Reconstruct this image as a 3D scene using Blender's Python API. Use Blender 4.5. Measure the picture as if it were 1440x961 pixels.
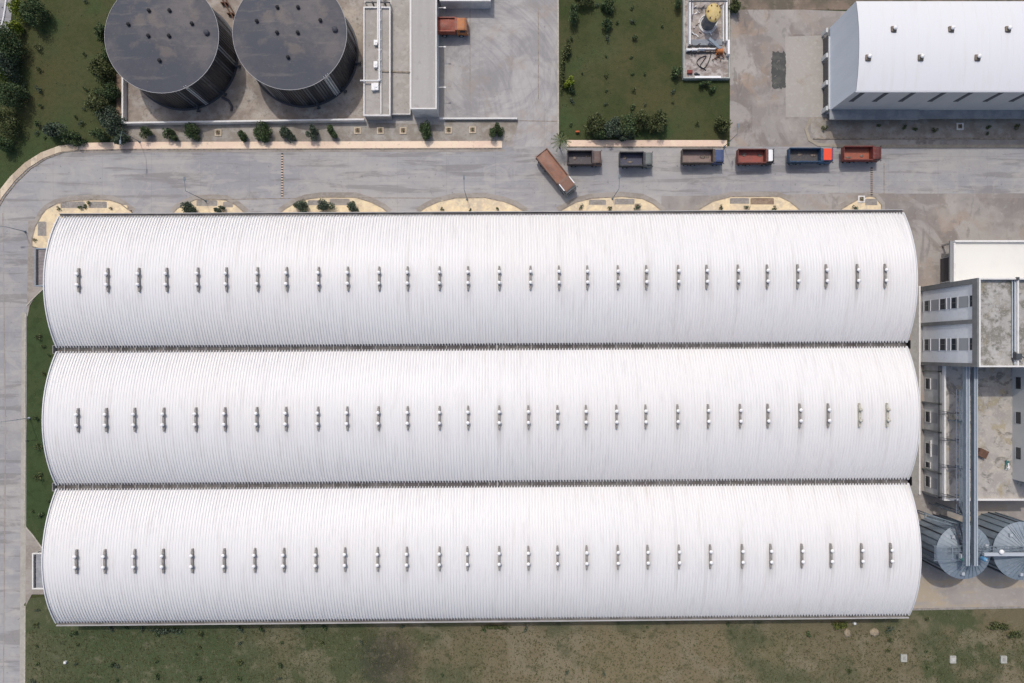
import bpy, bmesh, math, random
from mathutils import Vector, Matrix
random.seed(7)
R = math.radians
SC = bpy.context.scene
for o in list(bpy.data.objects): bpy.data.objects.remove(o)

# ------------------------------------------------------------------ camera
H = 125.0            # height of the camera above the ground, metres
F = 960.0            # focal length in photo pixels (photo 1440 wide)
CX, CY = 720.0, 494.0    # photo pixel straight below the camera
cam = bpy.data.cameras.new('camera'); camo = bpy.data.objects.new('camera', cam)
SC.collection.objects.link(camo); SC.camera = camo
camo.location = (0, 0, H); camo.rotation_euler = (0, 0, 0)
cam.sensor_fit = 'HORIZONTAL'; cam.sensor_width = 36; cam.lens = 24
cam.shift_y = 13.5/1440; cam.clip_end = 3000; cam.clip_start = 1
SC.render.resolution_x = 1024; SC.render.resolution_y = 683

# ------------------------------------------------------------------ sky, sun, exposure
world = bpy.data.worlds.new('World'); SC.world = world; world.use_nodes = True
nt = world.node_tree; nt.nodes.clear()
wo = nt.nodes.new('ShaderNodeOutputWorld'); bg = nt.nodes.new('ShaderNodeBackground'); sk = nt.nodes.new('ShaderNodeTexSky')
sk.sky_type = 'NISHITA'; sk.sun_disc = False; sk.sun_elevation = R(60); sk.sun_rotation = R(340)
sk.air_density = 1.0; sk.dust_density = 4.0; sk.ozone_density = 1.0
bg.inputs[1].default_value = 0.15+.018
nt.links.new(sk.outputs[0], bg.inputs[0]); nt.links.new(bg.outputs[0], wo.inputs[0])
sl = bpy.data.lights.new('sun', 'SUN'); slo = bpy.data.objects.new('sun', sl); SC.collection.objects.link(slo)
sl.energy = 2.35; sl.angle = R(0.9); sl.color = (1.0, 0.95, 0.89)
slo.rotation_euler = Vector((.197, -.545, -1)).to_track_quat('-Z', 'Y').to_euler()
slo.location = (-30, 60, 160)
SC.view_settings.view_transform = 'Standard'; SC.view_settings.look = 'None'
SC.view_settings.exposure = -0.42; SC.view_settings.gamma = 1

# ------------------------------------------------------------------ helpers
def P(px, py, z=0.0):
    s = (H - z)/F
    return Vector(((px - CX)*s, (CY - py)*s, z))

def tag(o, label=None, cat=None, group=None, kind=None):
    if label: o['label'] = label
    if cat: o['category'] = cat
    if group: o['group'] = group
    if kind: o['kind'] = kind
    return o

def empty(name, loc=(0, 0, 0), rz=0, label=None, cat=None, group=None):
    o = bpy.data.objects.new(name, None); SC.collection.objects.link(o)
    o.location = loc; o.rotation_euler = (0, 0, rz); o.empty_display_size = .5
    return tag(o, label, cat, group)

class MB:
    def __init__(s): s.v = []; s.f = []; s.m = []; s.sm = []
    def add(s, vs, fs, mi=0, smooth=False):
        n = len(s.v); s.v += [tuple(v) for v in vs]
        for f in fs: s.f.append(tuple(n+i for i in f)); s.m.append(mi); s.sm.append(smooth)
    def box(s, x0, y0, z0, x1, y1, z1, mi=0, bottom=True):
        if x0 > x1: x0, x1 = x1, x0
        if y0 > y1: y0, y1 = y1, y0
        if z0 > z1: z0, z1 = z1, z0
        v = [(x0,y0,z0),(x1,y0,z0),(x1,y1,z0),(x0,y1,z0),(x0,y0,z1),(x1,y0,z1),(x1,y1,z1),(x0,y1,z1)]
        f = [(4,5,6,7),(0,1,5,4),(1,2,6,5),(2,3,7,6),(3,0,4,7)]
        if bottom: f.append((3,2,1,0))
        s.add(v, f, mi)
    def prism(s, pts, z0, z1, mi=0, top=None):
        # pts: list of (x,y), extruded
        a = sum(pts[i][0]*pts[(i+1) % len(pts)][1]-pts[(i+1) % len(pts)][0]*pts[i][1] for i in range(len(pts)))
        if a < 0: pts = pts[::-1]
        n = len(pts)
        v = [(p[0], p[1], z0) for p in pts]+[(p[0], p[1], z1) for p in pts]
        s.add(v, [(i, (i+1) % n, n+(i+1) % n, n+i) for i in range(n)], mi)
        s.add([(p[0], p[1], z1) for p in pts], [tuple(range(n))], mi if top is None else top)
    def tube(s, a, b, r, n=8, mi=0, r2=None, smooth=True, caps=True):
        a = Vector(a); b = Vector(b); d = (b-a); L = d.length
        if L < 1e-6: return
        q = d.to_track_quat('Z', 'Y'); r2 = r if r2 is None else r2
        v = []
        for k, (c, rr) in enumerate(((a, r), (b, r2))):
            for i in range(n):
                t = 2*math.pi*i/n
                v.append(c + q @ Vector((rr*math.cos(t), rr*math.sin(t), 0)))
        s.add(v, [(i, (i+1) % n, n+(i+1) % n, n+i) for i in range(n)], mi, smooth)
        if caps:
            s.add(v[:n], [tuple(range(n))[::-1]], mi); s.add(v[n:], [tuple(range(n))], mi)
    def bar(s, a, b, w, h, mi=0):
        a = Vector(a); b = Vector(b); d = b-a
        q = d.to_track_quat('X', 'Z'); y = q @ Vector((0, w/2, 0)); z = q @ Vector((0, 0, h/2))
        v = [a-y-z, a+y-z, a+y+z, a-y+z, b-y-z, b+y-z, b+y+z, b-y+z]
        s.add(v, [(0,3,2,1),(4,5,6,7),(0,1,5,4),(1,2,6,5),(2,3,7,6),(3,0,4,7)], mi)
    def lathe(s, prof, n=24, c=(0, 0), mi=0, smooth=True, capb=False, capt=True):
        v = []
        for r, z in prof:
            for i in range(n):
                t = 2*math.pi*i/n; v.append((c[0]+r*math.cos(t), c[1]+r*math.sin(t), z))
        f = []
        for k in range(len(prof)-1):
            for i in range(n):
                f.append((k*n+i, k*n+(i+1) % n, (k+1)*n+(i+1) % n, (k+1)*n+i))
        s.add(v, f, mi, smooth)
        if capt and prof[-1][0] > 1e-4: s.add(v[-n:], [tuple(range(n))], mi)
    def ball(s, c, r, mi=0, n=14, m=8, sz=1.0):
        prof = [(max(1e-4, r*math.cos(-math.pi/2+math.pi*k/m)), c[2]+sz*r*math.sin(-math.pi/2+math.pi*k/m)) for k in range(m+1)]
        s.lathe(prof, n, (c[0], c[1]), mi, True, capt=False)
    def blob(s, c, rx, ry, rz, mi=0, jit=.2, n=9, m=5, rnd=random):
        v = []; f = []
        for k in range(m+1):
            ph = -math.pi/2+math.pi*k/m
            for i in range(n):
                t = 2*math.pi*i/n; j = 1+rnd.uniform(-jit, jit)
                v.append((c[0]+rx*j*math.cos(ph)*math.cos(t), c[1]+ry*j*math.cos(ph)*math.sin(t), c[2]+rz*j*math.sin(ph)))
        for k in range(m):
            for i in range(n): f.append((k*n+i, k*n+(i+1) % n, (k+1)*n+(i+1) % n, (k+1)*n+i))
        s.add(v, f, mi, True)
    def build(s, name, mats, parent=None, off=None, loc=None):
        me = bpy.data.meshes.new(name)
        vs = s.v
        if off is not None: vs = [(x-off[0], y-off[1], z-off[2]) for x, y, z in vs]
        me.from_pydata(vs, [], s.f)
        for m in (mats if isinstance(mats, (list, tuple)) else [mats]): me.materials.append(m)
        me.polygons.foreach_set('material_index', s.m); me.polygons.foreach_set('use_smooth', s.sm)
        me.update()
        o = bpy.data.objects.new(name, me); SC.collection.objects.link(o)
        if parent: o.parent = parent
        if loc is not None: o.location = loc
        return o

def children(o): return [c for c in o.children]
def copy_tree(o, parent=None):
    c = o.copy(); SC.collection.objects.link(c); c.parent = parent
    for ch in children(o): copy_tree(ch, c)
    return c

# ------------------------------------------------------------------ materials
def M(name, col, layers=(), rough=.85, bump=None, metal=0.0, spec=.3, island=None):
    m = bpy.data.materials.new(name); m.use_nodes = True
    nt = m.node_tree; N = nt.nodes; L = nt.links
    bs = N['Principled BSDF']; bs.inputs['Roughness'].default_value = rough
    bs.inputs['Metallic'].default_value = metal; bs.inputs['Specular IOR Level'].default_value = spec
    tc = N.new('ShaderNodeTexCoord')
    rgb = N.new('ShaderNodeRGB'); rgb.outputs[0].default_value = (*col, 1); cur = rgb.outputs[0]
    def vec(l):
        mp = N.new('ShaderNodeMapping'); L.new(tc.outputs['Object'], mp.inputs[0])
        mp.inputs['Scale'].default_value = l.get('st', (1, 1, 1)); mp.inputs['Location'].default_value = l.get('loc', (0, 0, 0))
        mp.inputs['Rotation'].default_value = (0, 0, l.get('rot', 0))
        return mp.outputs[0]
    for l in layers:
        k = l.get('kind', 'noise'); v = vec(l)
        l = dict(l)
        if k in ('noise', 'polar') and l['hi'] > l['lo']: l['lo'] -= .06; l['hi'] -= .09
        if k == 'polar':     # tyre scuffs running round a turning point
            sp = N.new('ShaderNodeSeparateXYZ'); L.new(v, sp.inputs[0]); at = N.new('ShaderNodeMath'); at.operation = 'ARCTAN2'
            L.new(sp.outputs[1], at.inputs[0]); L.new(sp.outputs[0], at.inputs[1]); le = N.new('ShaderNodeVectorMath'); le.operation = 'LENGTH'; L.new(v, le.inputs[0])
            cb = N.new('ShaderNodeCombineXYZ'); L.new(le.outputs['Value'], cb.inputs[0]); L.new(at.outputs[0], cb.inputs[1]); mu = N.new('ShaderNodeVectorMath'); mu.operation = 'MULTIPLY'
            mu.inputs[1].default_value = (l.get('rs', 1.3), l.get('as_', 1.2), 1); L.new(cb.outputs[0], mu.inputs[0])
            t = N.new('ShaderNodeTexNoise'); t.inputs['Scale'].default_value = 1; t.inputs['Detail'].default_value = 5; t.inputs['Distortion'].default_value = .5
            L.new(mu.outputs[0], t.inputs['Vector']); out = t.outputs['Fac']
        elif k == 'noise':
            t = N.new('ShaderNodeTexNoise'); t.inputs['Scale'].default_value = l['s']; t.inputs['Detail'].default_value = l.get('d', 6)
            t.inputs['Roughness'].default_value = l.get('r', .6); t.inputs['Distortion'].default_value = l.get('dist', 0)
            L.new(v, t.inputs['Vector']); out = t.outputs['Fac']
        elif k == 'voro':
            t = N.new('ShaderNodeTexVoronoi'); t.inputs['Scale'].default_value = l['s']; L.new(v, t.inputs['Vector'])
            sp = N.new('ShaderNodeSeparateColor'); L.new(t.outputs['Color'], sp.inputs[0]); out = sp.outputs[0]
        elif k == 'crack':
            t = N.new('ShaderNodeTexVoronoi'); t.feature = 'DISTANCE_TO_EDGE'; t.inputs['Scale'].default_value = l['s']
            L.new(v, t.inputs['Vector']); out = t.outputs['Distance']
        elif k == 'brick':
            t = N.new('ShaderNodeTexBrick'); t.offset = l.get('off', 0); t.inputs['Scale'].default_value = 1
            t.inputs['Color1'].default_value = (0, 0, 0, 1); t.inputs['Color2'].default_value = (1, 1, 1, 1)
            t.inputs['Mortar'].default_value = (l.get('mort', .5),)*3+(1,)
            t.inputs['Mortar Size'].default_value = l.get('ms', .0); t.inputs['Brick Width'].default_value = l['w']
            t.inputs['Row Height'].default_value = l['h']; t.inputs['Bias'].default_value = 0
            L.new(v, t.inputs['Vector']); out = t.outputs['Fac'] if l.get('joint') else t.outputs['Color']
        elif k == 'wave':
            t = N.new('ShaderNodeTexWave'); t.wave_type = 'RINGS'; t.rings_direction = 'Z'; t.inputs['Scale'].default_value = l['s']
            t.inputs['Distortion'].default_value = l.get('dist', 3); t.inputs['Detail'].default_value = 4; t.inputs['Detail Scale'].default_value = l.get('ds', 1)
            L.new(v, t.inputs['Vector']); out = t.outputs['Fac']
        elif k == 'spot':   # soft patch round a point of the surface
            t = N.new('ShaderNodeVectorMath'); t.operation = 'LENGTH'
            nz = N.new('ShaderNodeTexNoise'); nz.inputs['Scale'].default_value = l.get('ns', .5); nz.inputs['Detail'].default_value = 5
            L.new(tc.outputs['Object'], nz.inputs['Vector'])
            ma = N.new('ShaderNodeMath'); ma.operation = 'MULTIPLY_ADD'; ma.inputs[1].default_value = l.get('na', 1.2)
            L.new(v, t.inputs[0]); L.new(nz.outputs['Fac'], ma.inputs[0]); L.new(t.outputs['Value'], ma.inputs[2]); out = ma.outputs[0]
        mr = N.new('ShaderNodeMapRange'); mr.clamp = True; mr.interpolation_type = 'SMOOTHSTEP'
        mr.inputs['From Min'].default_value = l['lo']; mr.inputs['From Max'].default_value = l['hi']
        mr.inputs['To Max'].default_value = l.get('f', 1.0)
        if l['lo'] > l['hi']:
            mr.inputs['From Min'].default_value = l['hi']; mr.inputs['From Max'].default_value = l['lo']
            mr.inputs['To Min'].default_value = l.get('f', 1.0); mr.inputs['To Max'].default_value = 0
        L.new(out, mr.inputs['Value'])
        mx = N.new('ShaderNodeMix'); mx.data_type = 'RGBA'; mx.inputs['B'].default_value = (0, 0, 0, 1)
        mx.inputs[7].default_value = (*l['c'], 1)
        L.new(mr.outputs[0], mx.inputs[0]); L.new(cur, mx.inputs[6]); cur = mx.outputs[2]
    if island:
        g = N.new('ShaderNodeNewGeometry'); mx = N.new('ShaderNodeMix'); mx.data_type = 'RGBA'
        mx.inputs[7].default_value = (*island, 1); L.new(g.outputs['Random Per Island'], mx.inputs[0]); L.new(cur, mx.inputs[6]); cur = mx.outputs[2]
    L.new(cur, bs.inputs['Base Color'])
    if bump:
        t = N.new('ShaderNodeTexNoise'); t.inputs['Scale'].default_value = bump[0]; t.inputs['Detail'].default_value = 5
        L.new(tc.outputs['Object'], t.inputs['Vector'])
        b = N.new('ShaderNodeBump'); b.inputs['Strength'].default_value = bump[1]; b.inputs['Distance'].default_value = bump[2] if len(bump) > 2 else .05
        L.new(t.outputs['Fac'], b.inputs['Height']); L.new(b.outputs[0], bs.inputs['Normal'])
    return m

def n(c, s, lo, hi, f=1.0, **k): return dict(c=c, s=s, lo=lo, hi=hi, f=f, **k)

ROAD = M('road_concrete', (.335, .33, .335), [
    dict(kind='brick', c=(.40, .395, .395), w=9.0, h=4.6, lo=.0, hi=1, f=.42, loc=(3, 1.2, 0)),
    n((.262, .262, .285), .05, .45, .70, .6), n((.41, .39, .365), .09, .50, .72, .7, st=(.5, 1, 1)), n((.255, .25, .265), .7, .56, .76, .3, dist=1),
    n((.42, .41, .40), .5, .6, .8, .3), n((.22, .21, .22), .3, .62, .85, .35, st=(.25, 1.4, 1)),
    n((.2, .2, .2), 3.5, .68, .85, .35), n((.14, .14, .14), 1.4, .70, .78, .6), n((.20, .19, .185), .28, .585, .70, .55, st=(.22, 2.2, 1), dist=.4, loc=(1, 1, 0)), n((.44, .42, .395), .4, .60, .72, .5, st=(.3, 1.6, 1), loc=(8, 1, 0)), n((.43, .41, .38), .22, .56, .74, .45, dist=1.3, loc=(5, 5, 0)),
    dict(kind='brick', joint=True, c=(.2, .19, .19), w=9.0, h=4.6, ms=.035, lo=.0, hi=1, f=.34, loc=(3, 1.2, 0))], bump=(3, .15))
YARD = M('yard_concrete', (.37, .355, .345), [
    dict(kind='brick', c=(.43, .415, .41), w=6.0, h=6.0, lo=0, hi=1, f=.3),
    n((.28, .27, .275), .09, .45, .7, .6), n((.44, .42, .4), .35, .55, .8, .5),
    dict(kind='polar', c=(.25, .245, .255), lo=.54, hi=.78, f=.42, loc=(2.8, -54.5, 0)),
    dict(kind='polar', c=(.47, .46, .45), lo=.54, hi=.74, f=.32, rs=1.7, as_=1.6, loc=(5.5, -50.5, 0)),
    dict(kind='polar', c=(.24, .235, .245), lo=.56, hi=.72, f=.38, rs=1.4, as_=.7, loc=(16, -42, 0)),
    dict(kind='spot', c=(.27, .265, .28), lo=7, hi=2, na=4, ns=.2, f=.45, loc=(3.5, -50, 0)),
    n((.46, .44, .42), .16, .54, .70, .5, dist=.8), n((.25, .245, .245), .14, .55, .70, .55, dist=1, loc=(9, 9, 0)), n((.33, .27, .22), .15, .58, .72, .4, loc=(19, 9, 0)), n((.16, .15, .15), 1.1, .68, .82, .5), n((.2, .19, .19), 6, .66, .8, .25),
    dict(kind='brick', joint=True, c=(.2, .19, .19), w=6.0, h=6.0, ms=.04, lo=0, hi=1, f=.25)], bump=(3, .15))
APRON = M('apron_concrete', (.34, .315, .29), [n((.42, .39, .35), .07, .54, .66, .6, loc=(30, 3, 0), dist=.8), n((.19, .16, .14), .11, .555, .67, .85, loc=(8, 3, 0), dist=1), n((.34, .25, .18), .2, .57, .70, .6, loc=(2, 8, 0), dist=.6), n((.15, .135, .125), .5, .60, .73, .6, st=(1, .4, 1), dist=1.2), dict(kind='spot', c=(.16, .13, .11), lo=6, hi=1.5, na=4, ns=.4, loc=(-P(1093, 112).x, -P(1093, 112).y, 0), f=.6),
    dict(kind='brick', c=(.38, .355, .335), w=7.5, h=6.0, lo=0, hi=1, f=.35, loc=(1, 2, 0)),
    n((.25, .235, .225), .06, .42, .7, .65), n((.40, .37, .33), .18, .55, .78, .5),
    n((.19, .17, .155), .5, .62, .82, .5), n((.40, .39, .38), 1.2, .62, .8, .4), n((.17, .16, .15), 4, .66, .8, .3)], bump=(3, .15))
DIRTC = M('stained_concrete', (.345, .305, .265), [n((.46, .40, .33), .12, .5, .66, .7, loc=(4, 4, 0)), n((.17, .14, .12), .45, .60, .74, .7, dist=1),
    n((.24, .2, .17), .16, .42, .68, .85), n((.45, .42, .38), .45, .52, .75, .7), n((.14, .12, .1), .9, .6, .8, .75),
    n((.2, .17, .14), 3, .58, .78, .45)], bump=(2, .25))
SOILC = M('planting_bed_soil', (.335, .31, .275), [
    n((.23, .2, .165), .3, .45, .68, .8), n((.42, .4, .37), .8, .55, .75, .6), n((.15, .14, .1), 1.6, .6, .8, .6), n((.4, .33, .28), 3.3, .58, .75, .4)], bump=(2, .4))
CREAM = M('cream_paving', (.86, .69, .53), [
    n((.74, .54, .43), .12, .45, .65, .7, st=(.5, 1, 1)), n((.84, .70, .52), .7, .52, .75, .6), n((.35, .29, .22), 1.5, .62, .82, .45),
    n((.3, .25, .2), 5, .62, .8, .3)], bump=(5, .2))
RIBST = M('kerb_stone', (.66, .56, .42), [
    dict(kind='brick', c=(.40, .31, .23), w=1.1, h=50, lo=0, hi=1, f=.7), n((.33, .29, .24), 1.3, .55, .75, .6)], bump=(5, .2))
YELL = M('yellow_cream_paving', (.78, .635, .41), [n((.48, .42, .34), .22, .52, .70, .75, dist=1),
    n((.62, .51, .37), .35, .45, .7, .8), n((.84, .72, .47), 1.2, .55, .75, .6), n((.38, .31, .22), 2.5, .62, .8, .5)], bump=(5, .2))
GUTTER = M('gutter_strip', (.345, .315, .285), [n((.24, .21, .18), .5, .45, .7, .7, st=(.4, 1, 1)), n((.38, .35, .32), 2, .55, .7, .4)], bump=(4, .2))
PALEK = M('pale_kerb', (.46, .43, .37), [n((.32, .3, .25), 1.2, .45, .65, .7), n((.55, .52, .46), 4, .5, .7, .5)])
DARKK = M('dark_kerb', (.19, .165, .14), [n((.34, .29, .23), 2, .45, .65, .8)])
GREYP = M('grey_gravel_bed', (.30, .28, .26), [n((.22, .2, .18), .8, .45, .65, .8), n((.36, .34, .31), 4, .5, .7, .6)], bump=(8, .4))
BROWNP = M('brown_soil_bed', (.24, .17, .12), [n((.34, .26, .19), .8, .45, .65, .8), n((.17, .12, .09), 4, .5, .7, .6)], bump=(8, .4))
GRASS = M('lawn_grass', (.055, .084, .034), [
    dict(kind='spot', c=(.098, .094, .046), lo=17, hi=7, na=9, ns=.12, loc=(-P(905, 95).x, -P(905, 95).y, 0), f=.9), dict(kind='spot', c=(.078, .078, .038), lo=16, hi=6, na=9, ns=.12, loc=(-P(75, 110).x, -P(75, 110).y, 0), f=.7),
    n((.085, .080, .036), .045, .42, .62, .85), n((.038, .060, .022), .09, .52, .72, .75),
    n((.098, .088, .045), .25, .6, .8, .5), n((.042, .056, .022), 1.2, .5, .8, .5), n((.10, .10, .05), 5, .55, .8, .3), n((.03, .04, .015), 9, .55, .75, .4)],
    rough=.95, bump=(5, .7, .12), spec=.1)
GRASSB = M('lawn_green_strip', (.048, .078, .032), [
    n((.062, .082, .036), .12, .42, .65, .7), n((.035, .055, .022), .6, .52, .72, .6), n((.08, .09, .04), 5, .55, .8, .3), n((.03, .04, .015), 9, .55, .75, .35)],
    rough=.95, bump=(5, .7, .12), spec=.1)
FX = P(905, 915)
FIELD = M('dry_field_grass', (.078, .090, .044), [
    dict(kind='spot', c=(.20, .165, .10), lo=58, hi=18, na=16, ns=.05, loc=(-FX.x, -FX.y, 0), f=.9),
    n((.175, .145, .09), .06, .50, .64, .75, dist=.6), n((.22, .19, .13), .12, .56, .70, .6, loc=(20, 3, 0), dist=.8), n((.075, .09, .048), .06, .57, .70, .7, loc=(11, 4, 0)),
    dict(kind='spot', c=(.042, .042, .034), lo=10, hi=4, na=5, ns=.25, loc=(-P(545, 930).x, -P(545, 930).y, 0), f=.8),
    dict(kind='spot', c=(.060, .082, .038), lo=58, hi=26, na=26, ns=.06, loc=(-P(190, 930).x, -P(190, 930).y, 0), f=.85),
    n((.23, .205, .14), .35, .60, .78, .4), n((.045, .058, .028), .5, .60, .78, .6, loc=(5, 5, 0)), n((.20, .18, .115), 2.2, .60, .76, .35, st=(1.5, .5, 1)),
    n((.055, .06, .032), 4, .58, .78, .35), n((.23, .21, .15), 8, .64, .8, .25)], rough=.95, bump=(4, .8, .15), spec=.1)
WROOF = M('white_roof_sheet', (.75, .745, .745), [
    n((.72, .71, .71), .5, .58, .85, .2, st=(9, .18, .2), d=3), n((.76, .74, .72), .05, .5, .75, .4),
    n((.62, .59, .55), .9, .64, .80, .55, st=(2.2, .1, .1)), n((.66, .65, .65), .35, .60, .72, .4, st=(3, .5, .1))], rough=.45, spec=.35)
def add_grime(m, col):
    N = m.node_tree.nodes; L = m.node_tree.links; b = N['Principled BSDF']; src = b.inputs['Base Color'].links[0].from_socket
    at = N.new('ShaderNodeAttribute'); at.attribute_name = 'grime'; mx = N.new('ShaderNodeMix'); mx.data_type = 'RGBA'; mx.inputs[7].default_value = (*col, 1)
    L.new(at.outputs['Fac'], mx.inputs[0]); L.new(src, mx.inputs[6]); L.new(mx.outputs[2], b.inputs['Base Color'])
add_grime(WROOF, (.42, .40, .375))
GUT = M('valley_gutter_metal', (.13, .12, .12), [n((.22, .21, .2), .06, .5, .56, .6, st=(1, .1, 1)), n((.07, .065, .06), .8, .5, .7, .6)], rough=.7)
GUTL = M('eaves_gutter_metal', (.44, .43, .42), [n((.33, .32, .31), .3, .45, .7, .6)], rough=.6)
WALLW = M('white_wall_cladding', (.72, .73, .75), [n((.62, .62, .63), .4, .5, .75, .5, st=(2, 2, .3))], rough=.55)
VENTG = M('ventilator_curb_metal', (.29, .275, .26), [n((.33, .31, .29), 2.4, .5, .62, .6), n((.1, .09, .09), 5, .55, .7, .5)], rough=.6)
VENTP = M('ventilator_bleached', (.56, .54, .47), [n((.36, .34, .28), 2.5, .5, .66, .8)])
VENTW = M('ventilator_white', (.85, .85, .85), rough=.35, spec=.5)
TANKR = M('tank_roof_slate', (.068, .069, .084), [
    n((.135, .123, .124), .11, .48, .68, .75), n((.052, .060, .080), .08, .48, .64, .9, loc=(9, 2, 0)), n((.16, .135, .12), .2, .60, .74, .6, loc=(3, 9, 0)), n((.17, .155, .145), .6, .60, .78, .4, st=(.3, 1.5, 1)), n((.17, .16, .145), 1.6, .66, .8, .4), n((.04, .04, .045), 4, .6, .8, .4)], rough=.6, bump=(2, .2))
TW = [M('tank_wall_sheet', (.034, .037, .045), [n((.10, .085, .075), .35, .52, .72, .7, st=(1, 1, .25))], rough=.55),
      M('tank_wall_sheet_grey', (.115, .118, .125), [n((.06, .062, .07), .5, .5, .7, .7, st=(1, 1, .3))], rough=.45),
      M('tank_wall_sheet_pale', (.34, .34, .35), rough=.5)]
BLACK = M('dark_metal', (.025, .025, .028), rough=.6)
RUBBER = M('tyre_rubber', (.03, .03, .03), rough=.9)
GLASSD = M('window_dark_glass', (.03, .035, .045), rough=.15, spec=.5)
PARW = M('white_parapet', (.74, .73, .71), [n((.5, .48, .45), .9, .55, .8, .45), n((.6, .58, .55), 4, .5, .7, .3)], rough=.7)
ROOFC = M('weathered_roof_slab', (.40, .375, .35), [
    n((.30, .28, .25), .22, .45, .68, .6), n((.47, .45, .42), .7, .55, .75, .5), n((.2, .18, .15), 1.8, .63, .8, .5), n((.48, .46, .44), 5, .6, .75, .35)], bump=(3, .2))
ROOFM = M('mossy_roof_slab', (.36, .35, .33), [
    n((.17, .16, .13), .25, .50, .66, .8, dist=.6), n((.46, .45, .43), .5, .52, .7, .8), n((.11, .11, .09), .9, .58, .75, .75), n((.3, .26, .17), .35, .60, .75, .45, loc=(7, 7, 0)), n((.5, .49, .47), 3.5, .58, .75, .5)], bump=(3, .3))
ROOFS = M('smooth_grey_roof', (.42, .40, .38), [n((.36, .34, .32), .25, .45, .7, .6, st=(1.5, .2, 1)), n((.28, .26, .24), .8, .64, .8, .45), n((.5, .48, .46), 2, .62, .78, .4)])
CONC = M('plain_concrete', (.33, .325, .31), [n((.24, .24, .22), .8, .45, .7, .6), n((.4, .39, .37), 3, .55, .75, .4)])
PITC = M('pit_floor', (.38, .34, .315), [n((.14, .12, .11), .5, .54, .70, .7, dist=1),n((.27, .22, .19), .4, .45, .65, .8), n((.5, .47, .44), .9, .52, .7, .7), n((.16, .13, .12), 1.6, .6, .75, .7)], bump=(3, .3))
BLUEW = M('pale_blue_cladding', (.66, .72, .80), [n((.58, .64, .72), .6, .45, .7, .4, st=(1, 1, .2))], rough=.5)
BLUEG = M('blue_grey_cladding', (.54, .555, .56), [n((.48, .495, .50), .5, .45, .7, .5, st=(1, 1, .3))], rough=.5)
GFRAME = M('grey_facade_frame', (.17, .175, .175), [n((.22, .225, .225), .8, .45, .7, .5)], rough=.8)
FACW = M('facade_render', (.74, .765, .79), [n((.64, .665, .69), .7, .5, .75, .5), n((.6, .62, .63), 2, .6, .75, .4)], rough=.8)
FACP = M('facade_grey_panel', (.34, .35, .365), rough=.6)
FACL = M('lower_facade_render', (.62, .63, .63), [n((.42, .43, .43), .6, .45, .7, .6)], rough=.8)
GALV = M('galvanised_steel', (.225, .275, .325), [n((.17, .215, .26), .5, .45, .7, .5), n((.38, .41, .44), 2.2, .6, .75, .4)], rough=.5, spec=.5)
GALVD = M('galvanised_steel_dull', (.20, .24, .275), [n((.1, .13, .15), .8, .45, .7, .6)], rough=.55)
GALVL = M('galvanised_steel_light', (.44, .48, .52), rough=.45, spec=.5)
STEELD = M('dark_steel', (.07, .075, .085), rough=.6)
RUST = M('rusty_steel', (.12, .065, .045), [n((.2, .12, .08), 2, .5, .7, .6)])
WHITE = M('white_paint', (.82, .82, .82), rough=.5)
YTOP = M('yellow_dusty_lid', (.55, .40, .14), [n((.60, .48, .24), 1.4, .45, .65, .8), n((.3, .2, .08), 2.5, .62, .75, .7)], rough=.8)
ORANGE = M('orange_paint', (.48, .18, .06), [n((.35, .14, .06), 2, .5, .7, .6)], rough=.6)
GREENM = M('green_motor', (.06, .17, .16), rough=.5)
BLUEM = M('blue_motor', (.12, .3, .5), rough=.5)
BARK = M('bark', (.10, .075, .05), rough=.95)
def leafmat(nm, a, b): return M(nm, a, island=b, rough=.8, spec=.15)
LEAF = leafmat('leaves_dark', (.040, .070, .030), (.13, .17, .08))
LEAFB = leafmat('leaves_bluish', (.045, .070, .048), (.15, .185, .125))
LEAFY = leafmat('leaves_yellow_green', (.13, .19, .02), (.26, .30, .05))
LEAFO = leafmat('leaves_olive', (.05, .07, .026), (.16, .175, .08))
TUFT = leafmat('grass_blades', (.06, .075, .03), (.15, .14, .07))

# ------------------------------------------------------------------ the setting
def slab(name, poly, z1, mat, z0=None, kind='structure', parent=None, z=0.0):
    mb = MB(); pts = [P(x, y, z).to_2d() for x, y in poly]
    mb.prism([tuple(p) for p in pts], z0 if z0 is not None else z1-.3, z1)
    o = mb.build(name, mat, parent)
    if kind: o['kind'] = kind
    return o
def arc(c, r, a0, a1, k=16, ry=None):
    ry = r if ry is None else ry
    return [(c[0]+r*math.cos(R(a0+(a1-a0)*i/k)), c[1]-ry*math.sin(R(a0+(a1-a0)*i/k))) for i in range(k+1)]

mb = MB(); mb.add([(-900, -900, -.05), (900, -900, -.05), (900, 900, -.05), (-900, 900, -.05)], [(0, 1, 2, 3)])
mb.build('ground', GRASS)['kind'] = 'structure'

# concrete road: east-west carriageway, north-south carriageway on the left and the apron round the silos
outer = [(-260, 300)] + [(-40, 330), (0, 270)] + arc((118, 330), 122, 158, 92, 14, 120) + [(180, 209), (727, 205), (790, 205), (1030, 205), (1750, 205)]
slab('road', [(-260, 1250), (-260, 300), (-40, 322), (-6, 290)] + [(12, 262), (30, 240), (52, 223), (75, 214), (100, 209)] +
     [(180, 206), (1750, 206), (1750, 318), (40, 318), (40, 410), (38, 430), (37, 760), (36, 840), (34, 1250)], .03, ROAD)
slab('side_road', [(620, -160), (784, -160), (785, 60), (785, 190), (800, 206.5), (700, 206.5), (727, 180), (728, 166), (620, 166)], .034, YARD)
slab('yard_apron', [(1027, 14), (1130, 14), (1300, 20), (1750, 20), (1750, 206.5), (1026, 206.5)], .034, APRON)
slab('loading_apron', [(930, 276), (1165, 273), (1750, 271), (1750, 857), (1230, 857), (1230, 400), (1100, 310), (930, 310)], .038, APRON)
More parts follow.
